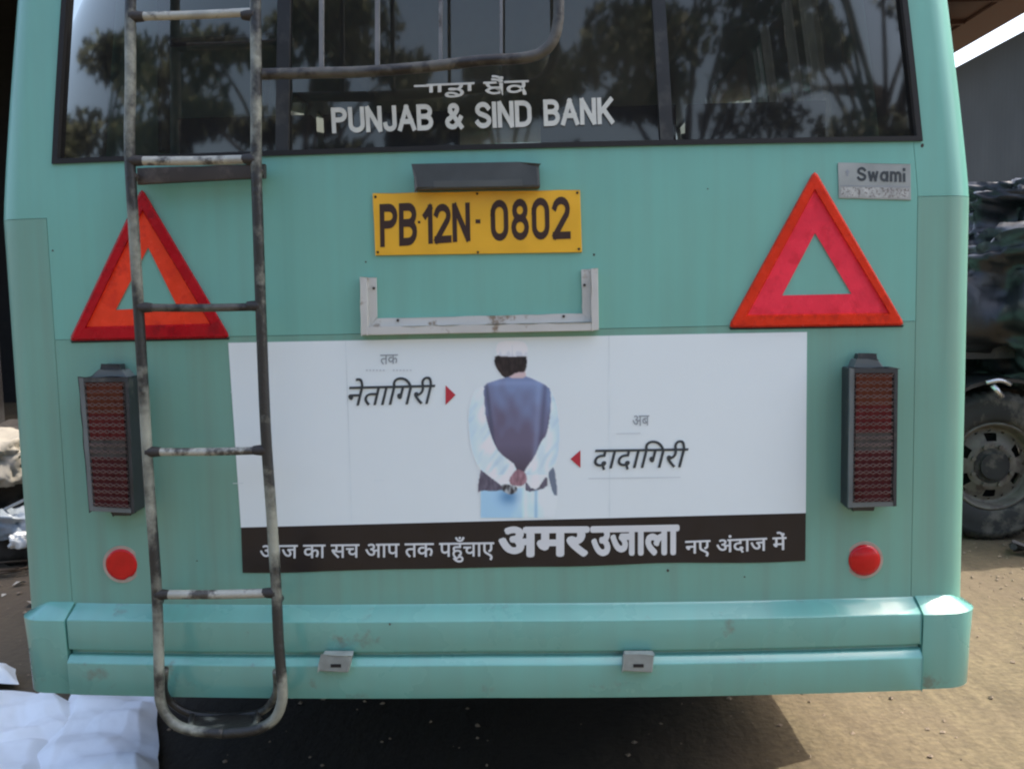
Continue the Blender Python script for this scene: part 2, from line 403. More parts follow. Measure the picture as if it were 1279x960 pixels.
# chassis, wheels
mb = MB()
for x in (-.5, .4): mb.box((XC+x, Y0+.35, .58), (XC+x+.1, YS+LEN, .76))
mb.box((XC-1.0, Y0+.25, .80), (XC+1.0, YS+LEN, .97)); mb.box((XC-.8, Y0+.3, .6), (XC+.8, Y0+.36, .72))
mb.build('chassis', black_in, bus)
def wheel(c, axis, r, wd, parent, rimm=rim_m, face=-1):
    """wheel centred at c with its axle along axis ('X' or 'Y'); outer face towards face"""
    def P(rad, ang, t):
        a, b_ = rad*math.cos(ang), rad*math.sin(ang)
        return Vector((c[0]+t, c[1]+a, c[2]+b_)) if axis == 'X' else Vector((c[0]+a, c[1]+t, c[2]+b_))
    SEG = 48
    def rev(prof):
        m_ = MB(); vs_ = []; fs_ = []
        for k in range(SEG):
            for (rad, t) in prof: vs_.append(P(rad, 2*math.pi*k/SEG, t*face))
        m = len(prof)
        for k in range(SEG):
            for i in range(m-1):
                a = k*m+i; b2 = ((k+1) % SEG)*m+i; fs_.append((a, a+1, b2+1, b2))
        m_.add(vs_, fs_); return m_
    root = empty('wheel', c); root.parent = parent; root.matrix_parent_inverse = Matrix.Translation(-Vector(parent.location))
    h = wd/2
    t = rev([(r*.585, -h*.8), (r*.62, -h), (r*.85, -h*1.05), (r*.96, -h*.85), (r, -h*.6), (r, h*.6), (r*.965, h*.85), (r*.90, h*1.0), (r*.885, h*.985), (r*.78, h*1.06), (r*.66, h*1.02), (r*.61, h*.95), (r*.585, h*.8)])
    for k in range(56):   # tread blocks at the shoulder
        a0 = 2*math.pi*k/56; a1 = a0+2*math.pi/56*.6
        for tt in (-1, 1):
            q = [P(r*1.012, a0, .35*h*tt), P(r*1.012, a1, .35*h*tt), P(r*1.005, a1, .75*h*tt), P(r*1.005, a0, .75*h*tt), P(r*.94, a0, .93*h*tt), P(r*.94, a1, .93*h*tt)]
            t.add(q, [(0, 1, 2, 3), (3, 2, 5, 4)])
    t.build('tyre', tyre_m, root, True)
    ro = r; r = r*.87
    d = rev([(r*.67, -h*.8), (r*.685, h*.86), (r*.66, h*.94), (r*.63, h*.84), (r*.60, h*.45), (r*.57, h*.35), (r*.54, h*.38)])
    # disc with hand holes
    nh = 6
    for k in range(64):
        a0, a1 = 2*math.pi*k/64, 2*math.pi*(k+1)/64; am = (a0+a1)/2*nh/(2*math.pi) % 1
        hole = .32 < am < .68
        rings = [(.54, .38), (.50, .42), (.38, .62), (.34, .68), (.20, .66), (.19, .35), (.13, .3), (0.001, .3)]
        for i in range(len(rings)-1):
            if hole and i == 1: continue
            (ra, ta), (rb, tb) = rings[i], rings[i+1]
            d.add([P(r*ra, a0, ta*h*face), P(r*ra, a1, ta*h*face), P(r*rb, a1, tb*h*face), P(r*rb, a0, tb*h*face)], [(0, 1, 2, 3)])
    d.build('rim', rimm, root, True, merge=1e-5)
    nb = MB()
    for k in range(8):
        a = 2*math.pi*(k+.5)/8; nb.tube([P(r*.31, a, .60*h*face), P(r*.31, a, .80*h*face)], .013, 6, smooth=False)
    tag(nb.build('wheel_nuts', rimm, root), kind='stuff')
    mbk = MB(); mbk.tube([P(0, 0, h*.1*-face), P(0, 0, h*.6*-face)], r*.56, 32, smooth=False); mbk.build('brake_drum', black_in, root)
    mh = MB(); mh.tube([P(0, 0, h*.2*face), P(0, 0, h*.9*face)], r*.20, 20, smooth=False); mh.tube([P(0, 0, h*.2*face), P(0, 0, h*.72*face)], r*.27, 20, smooth=False); mh.build('hub', tyre_m, root, bevel=.004)
for s in (-1, 1):
    wheel((XC+s*.93, 4.9, .47), 'X', .47, .27, bus, face=s)
    wheel((XC+s*.93, 9.4, .47), 'X', .47, .27, bus, face=s)

# bumper -------------------------------------------------------------
bump = empty('bumper', (XC, Y0, .6)); bump.parent = bus; bump.matrix_parent_inverse = Matrix.Translation(-bus.location)
def zof(px, py, off): return S(px, py, off).z
zt0 = zof(640, 754.5, 0); zt1 = zof(640, 774.5, .055); zg0 = zof(640, 813, .055); zg1 = zof(640, 818, .045); zl = zof(640, 830, .068); zb = zof(640, 872, .068)
def bodyb(t, z, off, k):
    if abs(t) > 1.115: t = math.copysign(1.115+(abs(t)-1.115), t)
    p = body(t, z-.014*max(0, min(t, 1.1)), off, 1.115, 1.150 if t > 0 else 1.130, .016); p.x = XC+(p.x-XC)*k; return p
def strip_profile(name, t0, t1, prof, mat, nu, caps=True, kfn=None):
    mb = MB(); kf = kfn or (lambda i: 1)
    P = [[bodyb(t0+(t1-t0)*i/nu, z, o, kf(j)) for j, (o, z) in enumerate(prof)] for i in range(nu+1)]
    m = len(prof)
    mb.add([p for row in P for p in row], [(i*m+j, (i+1)*m+j, (i+1)*m+j+1, i*m+j+1) for i in range(nu) for j in range(m-1)])
    if caps:
        for row in (P[0], P[-1]): mb.add(row, [tuple(range(m))])
    o = mb.build(name, mat, bump, True, merge=1e-5, bevel=.0025); flat_edges(o, R(40)); return o
T1, T2 = tof(95, 765), tof(1141, 760)
BT1, BT2 = T1-.0, T2
back = [(-.02, zb+.012), (-.02, zt0+.004)]
strip_profile('bumper_beam', BT1+.002, BT2-.002, [(.0, zt0+.004), (.004, zt0), (.055, zt1), (.053, zg0), (.036, zg0-.003), (.036, zg1), (.05, zg1), (.068, zl), (.064, zb), (.0, zb)]+[(-.02, zb+.01), (-.02, zt0)], paint_bump, 44)
for s in (-1, 1):
    te = BT2 if s > 0 else BT1
    zz0 = zof(1170, 745, 0) if s > 0 else zof(60, 752, 0)
    strip_profile('bumper_end', te+s*.003, s*(D+1.45), [(.0, zt0+.006), (.004, zt0+.004), (.058, zt1-.002), (.052, (zt1+zb)/2), (.048, zb-.004), (.02, zb-.006), (-.02, zb-.004), (-.02, zt0)], paint_bump, 40)
mb = MB(); mb.grid(lambda u, v: body(-1.0+2.0*u, zb+.02+(zt0-zb-.02)*v, -.01), 20, 2); mb.build('bumper_lining', black_in, bump)
for cx, tilt in ((419, 1), (797, 0)):
    y = 828; w_ = 20; h_ = 10
    q = [(cx-w_*.85, y-h_), (cx+w_, y-h_), (cx+w_*.8 if tilt else cx+w_*.9, y+h_+2), (cx-w_-tilt*2, y+h_)]
    tb = pad('tow_tab', q, .088, .03, steel_tab, bump, 2, 2, bevel=.003)
    q2 = [(cx-6, y+1), (cx+7, y+1), (cx+7, y+5), (cx-6, y+5)]
    t2 = pad('slot', q2, .0892, .001, rubber, tb, 1, 1)

# window -----------------------------------------------------------------
def wrect(px0, py0, px1): pass
zw0 = ZW; zw1 = ZT-.06
def ring(name, tl, tr, z0, z1, bw, o0, o1, mat, parent, bw2=None):
    mb = MB(); bw2 = bw2 or bw
    def bar(ta, tb, za, zb_):
        nu = max(1, int(abs(tb-ta)/.05)); nv = max(1, int(abs(zb_-za)/.08))
        mb.slab(lambda u, v: body(ta+(tb-ta)*u, za+(zb_-za)*v, o1), nu, nv, lambda u, v: body(ta+(tb-ta)*u, za+(zb_-za)*v, o0))
    bar(tl, tr, z0, z0+bw2); bar(tl, tr, z1-bw2, z1); bar(tl, tl+bw, z0+bw2, z1-bw2); bar(tr-bw, tr, z0+bw2, z1-bw2)
    return mb.build(name, mat, parent, merge=1e-5)
win = empty('rear_window', (XC, Y0, 2.0)); win.parent = bus; win.matrix_parent_inverse = Matrix.Translation(-bus.location)
ring('window_frame', WLX, WRX, zw0-.004, zw1+.01, .014, -.03, .006, rubber, win, .012)
rear_glass = glass('rear_glass', (.70, .74, .72), .30, (.015, .015, .015))
divs = [(tof(345, 120), tof(361, 120)), (tof(822, 120), tof(838, 120))]
edges = [WLX+.008, divs[0][0], divs[0][1], divs[1][0], divs[1][1], WRX-.008]
for i in (0, 2, 4):
    a, c = edges[i], edges[i+1]
    dre = lambda t: t if abs(t) <= D else math.copysign(D+(W-D)*math.sin((abs(t)-D)*math.pi/2), t)
    a, c = max(-1.19, dre(a)), min(1.19, dre(c))
    mb = MB(); mb.grid(lambda u, v: body(a+(c-a)*u, zw0+.008+(zw1-zw0-.01)*v, -.010, 1.2, 1.205, .01), 24, 10)
    mb.build('glass_pane', rear_glass, win, True)
divm = M('divider_strip', (.022, .023, .023), .45, var=.3, col2=(.05, .05, .045), c2amt=.3)
for a, c in divs:
    mb = MB(); mb.slab(lambda u, v: body(a+(c-a)*u, zw0+.006+(zw1-zw0)*v, .003), 2, 10, lambda u, v: body(a+(c-a)*u, zw0+.006+(zw1-zw0)*v, -.02))
    mb.build('divider', divm, win)
# grab rails and pale curtains just inside
mb = MB()
mb.tube([atY(205, 190, 2.52), atY(203, -140, 2.60)], .016, 8, smooth=False); mb.tube([atY(205, 54, 2.56), atY(345, 46, 2.56)], .011, 8, smooth=False)
mb.build('grab_rail', black_in, bus)
curt = M('pale_curtain', (.62, .62, .56), .85, var=.1, scale=30)
b_ = curt.node_tree.nodes['Principled BSDF']; tl_ = curt.node_tree.nodes.new('ShaderNodeBsdfTranslucent'); tl_.inputs[0].default_value = (.6, .6, .54, 1)
ms_ = curt.node_tree.nodes.new('ShaderNodeMixShader'); ms_.inputs[0].default_value = .55
curt.node_tree.links.new(b_.outputs[0], ms_.inputs[1]); curt.node_tree.links.new(tl_.outputs[0], ms_.inputs[2]); curt.node_tree.links.new(ms_.outputs[0], curt.node_tree.nodes['Material Output'].inputs[0])
for s, ya, yb in ((1, 3.30, 3.40), (1, 3.52, 3.60), (1, 3.05, 3.20), (1, 3.85, 3.93), (-1, 4.45, 4.55), (-1, 4.7, 4.8)):
    mb = MB(); mb.grid(lambda u, v: Vector((xs(1.66+.8*v, s, -.06)+.012*math.sin(u*16), ya+(yb-ya)*u, 1.66+.8*v)), 16, 4)
    mb.build('curtain', curt, bus, True)

# ladder --------------------------------------------------------------------
lad = empty('ladder', (XC-.8, Y0-.1, 1.4)); lad.parent = bus; lad.matrix_parent_inverse = Matrix.Translation(-bus.location)
def LP(px, py, off): return S(px, py, off)
Lx = [(166, -150, .10), (163, 0, .105), (163, 100, .11), (162, 190, .11), (168, 300, .11), (174, 400, .11), (180, 500, .115), (186, 600, .12), (192, 680, .125), (196, 742, .13), (198, 800, .14), (199, 850, .145)]
Rx = [(317, -150, .10), (319, 0, .105), (320, 100, .11), (320, 200, .11), (323, 300, .11), (327, 420, .11), (332, 540, .115), (339, 640, .12), (345, 735, .13), (348, 800, .14), (352, 850, .145)]
RR = .0125
# the front loop joins both rails at the foot
loop = [(199, 850, .145), (201, 878, .145), (213, 899, .145), (236, 911, .148), (280, 915, .15), (318, 911, .148), (342, 898, .145), (352, 876, .145), (352, 850, .145)]
mb = MB(); mb.tube([LP(*p) for p in Lx+loop[1:5]], RR, 12); mb.build('rail', ladder_m, lad, True)
mb = MB(); mb.tube([LP(*p) for p in Rx+loop[1:5:1][::-1][:0]+[loop[7], loop[6], loop[5], loop[4]]], RR, 12); mb.build('rail', ladder_m, lad, True)
mb = MB(); mb.tube([LP(206, 835, .12), LP(205, 862, .09), LP(215, 878, .065), LP(240, 891, .055), LP(285, 894, .05), LP(325, 889, .055), LP(342, 872, .065), LP(346, 856, .09), LP(345, 838, .12)], .0095, 10); mb.build('foot_loop', ladder_m, lad, True)
mb = MB()
for p, q in (((238, 909, .146), (240, 892, .057)), ((318, 909, .146), (322, 890, .057))): mb.tube([LP(*p), LP(*q)], .007, 8, smooth=False)
mb.slab(lambda u, v: lerp(lerp(LP(232, 910, .15), LP(322, 909, .15), u), lerp(LP(236, 893, .055), LP(326, 890, .055), u), v), 6, 2, lambda u, v: lerp(lerp(LP(232, 910, .15), LP(322, 909, .15), u), lerp(LP(236, 893, .055), LP(326, 890, .055), u), v)+Vector((0, 0, -.004)))
mb.build('foot_plate', ladder_m, lad)
def railx(T, y):
    for a, c in zip(T, T[1:]):
        if a[1] <= y <= c[1]:
            k = (y-a[1])/(c[1]-a[1]); return a[0]+(c[0]-a[0])*k, a[2]+(c[2]-a[2])*k
for yl, yr, mt, r_ in ((21, 15, ladder_hi, .0095), (201, 199, ladder_hi, .0105), (384, 383, rack_m, .0095), (564, 562, ladder_hi, .0095), (742, 740, ladder_hi, .011), (-110, -118, ladder_m, .0095)):
    a, oa = railx(Lx, yl); c, oc = railx(Rx, yr); mb = MB()
    mb.tube([LP(a, yl, oa), LP((a+c)/2, (yl+yr)/2+1.0, (oa+oc)/2), LP(c, yr, oc)], r_, 12); rg = mb.build('rung', mt, lad, True)
    # weld beads at both ends
wm = M('weld', (.03, .027, .024), .6, bump=.4)
for yl, T in [(y, T) for y in (21, 201, 384, 564, 742) for T in (Lx, Rx)]:
    a, oa = railx(T, yl-(3 if T is Rx else 0)); sgn = 1 if T is Lx else -1; mb = MB()
    p = LP(a, yl-(2 if T is Rx else 0), oa); q = LP(a+sgn*17, yl-(2 if T is Rx else 0), oa)
    mb.tube([p, lerp(p, q, .6), q], [.0135, .0122, .0104], 12, sub=3); mb.build('weld_collar', wm, lad, True)
# brackets to the body
br_m = M('dark_bracket', (.045, .038, .032), .55, var=.3, col2=(.10, .085, .07), c2amt=.3)
pad('bracket_bar', [(172, 211), (330, 205), (330, 222), (172, 230)], .045, .02, br_m, lad, 6, 1, bevel=.002)
for (px, py) in ((166, 220), (322, 214), (196, 748), (346, 745)):
    mb = MB(); mb.tube([LP(px, py, .115 if py < 400 else .13), LP(px+4, py+2, -.005 if py < 400 else .03)], .010, 8, smooth=False); mb.build('bracket', br_m, lad, True)
for T in (Lx, Rx):
    mb = MB(); mb.tube([LP(T[0][0], T[0][1], .10), LP(T[0][0], T[0][1]-40, .08), LP(T[0][0], T[0][1]-70, .0)], RR, 10)
    mb.build('top_hook', ladder_m, lad, True)

# window guard rack beside the ladder
gd = empty('window_guard', (XC-.3, Y0-.1, 2.0)); gd.parent = bus; gd.matrix_parent_inverse = Matrix.Translation(-bus.location)
mb = MB(); mb.tube([LP(322, 93, .10), LP(380, 91.5, .10), LP(450, 90, .102), (LP(530, 84, .104)), LP(600, 76, .106), LP(650, 73, .108), LP(676, 66, .108), LP(691, 50, .108), LP(697, 28, .108), LP(698, 0, .106), LP(697, -100, .10), LP(696, -160, .08), LP(696, -190, 0)], .0125, 12)
mb.build('guard_frame', rack_m, gd, True)
for px, w_ in ((401, 5.2), (471, 5.2), (550, 4), (626, 3.6)):
    bt = 88 - (px-401)*.075
    a = S(px, bt, .10); mb = MB(); hw = w_*.5*2.2/1200
    tp = S(px, -165, .09)
    mb.slab(lambda u, v: lerp(a, tp, v)+Vector((hw*(2*u-1), 0, 0)), 1, 6, lambda u, v: lerp(a, tp, v)+Vector((hw*(2*u-1), .012, 0)))
    mb.build('guard_bar', guard_m, gd)
mb = MB()
mb.tube([S(330, -165, .09), S(697, -165, .09)], .011, 8, smooth=False); mb.build('guard_top_bar', rack_m, gd, True)

# flat lettering ----------------------------------------------------------------
def textmesh(s):
    c = bpy.data.curves.new('txt', 'FONT'); c.body = s; c.size = 1; c.resolution_u = 5
    o = bpy.data.objects.new('txt', c); COL.objects.link(o); bpy.context.view_layer.update()
    dg = bpy.context.evaluated_depsgraph_get(); me = bpy.data.meshes.new_from_object(o.evaluated_get(dg))
    vs = [v.co.copy() for v in me.vertices]; fs = [tuple(p.vertices) for p in me.polygons]
    bpy.data.objects.remove(o); bpy.data.curves.remove(c); bpy.data.meshes.remove(me)
    return vs, fs
HL = max(v.y for v in textmesh('क')[0])
HLG = max(v.y for v in textmesh('ਕ')[0])
def lay(name, vs, fs, q, off, mat, parent, y0=None, y1=None, dil=0, shear=0, x0=None, x1=None):
    """place flat shapes on the rear face; q px corners tl,tr,br,bl for the box x0..x1,y0..y1; dil: list of shifts to embolden"""
    xs_ = [v[0] for v in vs]; ys_ = [v[1] for v in vs]
    x0 = min(xs_) if x0 is None else x0; x1 = max(xs_) if x1 is None else x1
    y0 = min(ys_) if y0 is None else y0; y1 = max(ys_) if y1 is None else y1
    f = quadpx(q); mb = MB()
    shifts = [(0, 0)]
    if dil: shifts += [(dil*math.cos(a), dil*math.sin(a)) for a in [k*math.pi/4 for k in range(8)]]
    for k, (dx, dy) in enumerate(shifts):
        P = []
        for v in vs:
            u = (v[0]+dx-x0)/(x1-x0)+shear*(v[1]-y0); w_ = (v[1]+dy-y0)/(y1-y0)
            px, py = f(u, w_); P.append(S(px, py, off+k*.00008+(v[2] if len(v) > 2 else 0)))
        mb.add(P, fs)
    o = mb.build(name, mat, parent); return o
# narrow block capitals drawn with strokes: every glyph lives in a box w x 1
def arc(cx, cy, rx, ry, a0, a1, n=10): return [(cx+rx*math.cos(R(a0+(a1-a0)*i/n)), cy+ry*math.sin(R(a0+(a1-a0)*i/n))) for i in range(n+1)]
GL = {
 'P': (.52, [[(0, 0), (0, 1)], [(0, 1), (.28, 1)]+arc(.28, .76, .24, .24, 90, -90)+[(0, .52)]]),
 'U': (.54, [[(0, 1), (0, .27)]+arc(.27, .27, .27, .27, 180, 360)+[(.54, 1)]]),
 'N': (.54, [[(0, 0), (0, 1)], [(0.02, 1), (.52, 0)], [(.54, 0), (.54, 1)]]),
 'J': (.42, [[(.42, 1), (.42, .22)]+arc(.21, .22, .21, .22, 0, -180)]),
 'A': (.62, [[(0, 0), (.31, 1)], [(.31, 1), (.62, 0)], [(.1, .33), (.52, .33)]]),
 'B': (.54, [[(0, 0), (0, 1)], [(0, 1), (.28, 1)]+arc(.28, .77, .23, .23, 90, -90)+[(0, .54)], [(.2, .54)]+arc(.28, .27, .26, .27, 90, -90)+[(0, 0)]]),
 '&': (.62, [[(.62, 0), (.16, .72)]+arc(.3, .83, .16, .17, 215, -30, 10)+[(.36, .62), (.1, .38)]+arc(.24, .22, .24, .22, 140, 290, 8)+[(.5, .2), (.6, .42)]]),
 'S': (.54, [arc(.27, .76, .25, .24, 20, 200, 8)+[(.12, .58), (.42, .44)]+arc(.27, .25, .27, .25, 20, -160, 8)]),
 'I': (.0, [[(0, 0), (0, 1)]]),
 'D': (.56, [[(0, 0), (0, 1)], [(0, 1), (.25, 1)]+arc(.25, .69, .31, .31, 90, 0, 6)+arc(.25, .31, .31, .31, 0, -90, 6)+[(0, 0)]]),
 'K': (.54, [[(0, 0), (0, 1)], [(.52, 1), (0.02, .4)], [(.18, .58), (.55, 0)]]),
 '1': (.2, [[(0, .78), (.2, 1)], [(.2, 1), (.2, 0)]]),
 '2': (.5, [arc(.25, .75, .25, .25, 165, -20, 9)+[(.46, .6), (0, 0)], [(0, 0), (.52, 0)]]),
 '0': (.5, [arc(.25, .72, .25, .28, 180, 0, 10)+arc(.25, .28, .25, .28, 0, -180, 10)+[(0, .72)]]),
 '8': (.5, [arc(.25, .77, .21, .23, -90, 270, 16), arc(.25, .27, .25, .27, 90, 450, 16)]),
 '-': (.12, [[(0, .5), (.12, .5)]]),
 '.': (.02, [[(0, .44), (.02, .44)]]),
 'w': (.62, [[(0, .66), (.14, 0)], [(.14, 0), (.31, .6)], [(.31, .6), (.48, 0)], [(.48, 0), (.62, .66)]]),
 'a': (.46, [[(.46, .66), (.46, 0)], arc(.23, .33, .23, .33, 0, 360, 14)]),
 'm': (.7, [[(0, 0), (0, .66)], [(0, .4)]+arc(.175, .45, .175, .21, 180, 0, 8)+[(.35, 0)], [(.35, .4)]+arc(.525, .45, .175, .21, 180, 0, 8)+[(.7, 0)]]),
 'i': (.0, [[(0, 0), (0, .52)], [(0, .90), (0, .94)]]),
 't': (.2, [[(.1, 0), (.1, .9)], [(0, .6), (.22, .6)]]),
 ' ': (.25, []),
}
def strokes(s, sw, gap=.2, sx=1.0):
    vs = []; fs = []; x = 0; k = 0
    for ch in s:
        w_, ls = GL[ch]
        for ln in ls:
            P = [Vector((x+p[0]*sx, p[1]*(1-sw)+sw/2)) for p in ln]; k += 1; n0 = len(vs)
            ext = sw*.0
            Q = [P[0]]
            for p in P[1:]:
                if (p-Q[-1]).length > 1e-4: Q.append(p)
            P = Q
            if len(P) < 2: continue
            d0 = (P[0]-P[1]).normalized(); d1 = (P[-1]-P[-2]).normalized()
            P[0] = P[0]+d0*sw*.48; P[-1] = P[-1]+d1*sw*.48
            for i, p in enumerate(P):
                ta = (P[i]-P[i-1]).normalized() if i > 0 else (P[1]-P[0]).normalized()
                tb = (P[i+1]-P[i]).normalized() if i < len(P)-1 else ta
                na = Vector((-ta.y, ta.x)); nb_ = Vector((-tb.y, tb.x)); nn = (na+nb_)
                nn = nn/max(.35, nn.length_squared)*2*.5*2 if nn.length > .01 else na
                nn = nn*(sw/2)
                vs += [(p.x+nn.x, p.y+nn.y, k*.00005), (p.x-nn.x, p.y-nn.y, k*.00005)]
            fs += [(n0+2*i, n0+2*i+1, n0+2*i+3, n0+2*i+2) for i in range(len(P)-1)]
        x += w_*sx+gap
    return vs, fs

glass_letter = M('window_lettering', (.62, .64, .58), .5, var=.08, scale=30)
vs, fs = strokes('PUNJAB & SIND BANK', .19, .24)
lay('bank_name', vs, fs, [(413, 133.5), (767, 120), (768, 156), (415, 168)], .004-.008, glass_letter, win)
vs, fs = textmesh('ਾਾਡਾ ਬੈਂਕ')
lay('gurmukhi_bank_name', vs, fs, [(533, 105.5), (660, 100.5), (660, 118), (533, 123)], .003-.008, glass_letter, win, y0=0, y1=HLG, dil=.012)
lay('headline_bar', [(0, 0), (1, 0), (1, 1), (0, 1)], [(0, 1, 2, 3)], [(517, 106.5), (536, 105.8), (536, 108.6), (517, 109)], .003-.008, glass_letter, win)

# ad poster ----------------------------------------------------------------------
post = empty('advertisement', SP(-.08, 1.1)); post.parent = bus; post.matrix_parent_inverse = Matrix.Translation(-bus.location)
pad('poster_sheet', [(285, 428), (1008, 414.5), (1006.5, 642), (301, 660)], .0015, .0012, vinyl, post, 50, 16)
pad('poster_band', [(301, 658.5), (1006.5, 640.5), (1006, 700), (303, 715)], .0022, .002, band_m, post, 50, 3, wob=2.5)
O1 = .0032
def dev(name, s, q, mat, off=O1, dil=0, shear=0):
    vs, fs = textmesh(s); return lay(name, vs, fs, q, off, mat, post, y0=0, y1=HL, dil=dil, shear=shear)
dev('hindi_lettering', 'आज का सच आप तक पहुँचाए', [(325, 681), (617, 677), (617, 694), (325, 697)], ink_white, dil=.012)
dev('masthead_lettering', 'अमर', [(625, 660), (734, 659), (734, 692), (625, 694)], ink_white, dil=.042)
dev('masthead_lettering', 'उजाला', [(739, 659), (847, 657), (847, 690.5), (739, 692)], ink_white, dil=.042)
dev('hindi_lettering', 'नए अंदाज में', [(856, 675.5), (982, 670.5), (982, 686), (856, 691)], ink_white, dil=.014)
for s, q, nm in (('नेताि\u200cगरी', [(433, 483), (540, 480.5), (538, 504), (431, 506.5)], 'slogan_word'), ('दादाि\u200cगरी', [(740, 561.5), (856, 559.8), (854, 583), (738, 585)], 'slogan_word')):
    dev(nm, s, q, ink_dark, dil=.004, shear=.055)
dev('small_word', 'तक', [(475, 443), (497, 442.5), (497, 454), (475, 455)], ink_grey)
dev('small_word', 'अब', [(790, 519), (811, 518.5), (811, 531), (790, 532)], ink_grey)
for i in range(14):
    if i in (6, 7): continue
    x = 457+i*4.2; lay('dotted_line', [(0, 0), (1, 0), (1, 1), (0, 1)], [(0, 1, 2, 3)], [(x, 461.5), (x+2.4, 461.4), (x+2.4, 463), (x, 463)], O1, ink_faint, post)
for q in ([(770, 541), (800, 540.5), (800, 541.3), (770, 541.8)], [(735, 597), (850, 595.5), (850, 596.1), (735, 597.7)]):
    lay('faint_line', [(0, 0), (1, 0), (1, 1), (0, 1)], [(0, 1, 2, 3)], q, O1, ink_faint, post)
for t3 in ([(556.5, 481), (569, 493), (556.5, 505.5)], [(725, 562), (712.5, 573), (725, 584)]):
    me = [S(x, y, O1) for x, y in t3]; mesh('red_arrow', me, [(0, 2, 1)], ink_red, post)
# faint crease lines where sheets of vinyl overlap
crease = M('vinyl_crease', (.73, .82, .83), .4)
for q in ([(288, 489), (1007, 470), (1007, 470.8), (288, 489.8)], [(291, 603), (480, 599), (480, 599.8), (291, 603.8)], [(431, 425), (432, 425), (440, 655), (439, 655)], [(760, 419), (761, 419), (762, 646), (761, 646)]):
    lay('vinyl_crease', [(0, 0), (1, 0), (1, 1), (0, 1)], [(0, 1, 2, 3)], q, .0019, crease, post)

# printed standing figure: flat print as vertex colours on one sheet
def inside(poly, x, y):
    c = False; j = len(poly)-1
    for i in range(len(poly)):
        xi, yi = poly[i]; xj, yj = poly[j]
        if (yi > y) != (yj > y) and x < (xj-xi)*(y-yi)/(yj-yi)+xi: c = not c
        j = i
    return c
def smoothp(p):
    q = []
    for i in range(len(p)):
        a, c = Vector(p[i]), Vector(p[(i+1) % len(p)]); q += [tuple(a*.8+c*.2), tuple(a*.2+c*.8)]
    return q
cap = smoothp([(200, 55), (215, 30), (280, 20), (340, 30), (356, 60), (352, 97), (280, 103), (203, 97)])
hair = smoothp([(193, 92), (352, 92), (354, 140), (342, 180), (300, 180), (268, 200), (240, 208), (222, 190), (200, 160), (188, 130)])
neck = smoothp([(262, 180), (342, 165), (350, 208), (262, 208)])
vest = smoothp([(134, 240), (228, 210), (290, 194), (350, 197), (466, 252), (474, 300), (470, 400), (458, 500), (410, 580), (348, 690), (300, 690), (250, 640), (180, 590), (160, 520), (146, 400), (138, 300)])
slL = smoothp([(140, 245), (88, 275), (58, 385), (72, 545), (108, 655), (196, 722), (236, 752), (276, 712), (306, 650), (212, 580), (182, 520), (160, 450), (142, 380), (134, 300)])
slR = smoothp([(465, 258), (500, 330), (517, 480), (505, 622), (452, 690), (402, 768), (372, 752), (334, 690), (350, 655), (392, 600), (420, 530), (452, 490), (468, 400), (476, 300)])
hand1 = smoothp([(262, 712), (300, 660), (345, 678), (356, 720), (330, 748), (270, 742)])
hand2 = smoothp([(225, 735), (300, 745), (305, 775), (270, 792), (228, 770)])
flL = smoothp([(125, 640), (200, 712), (240, 765), (190, 772), (128, 768), (102, 782)])
flR = smoothp([(345, 720), (380, 768), (452, 690), (458, 755), (345, 780)])
flX = smoothp([(455, 680), (488, 640), (508, 795), (484, 792)])
kur = [(122, 760), (470, 755), (508, 800), (484, 935), (122, 935)]
def mixc(a, c, t): t = max(0, min(1, t)); return tuple(a[i]*(1-t)+c[i]*t for i in range(3))
BGc = (190, 199, 208)
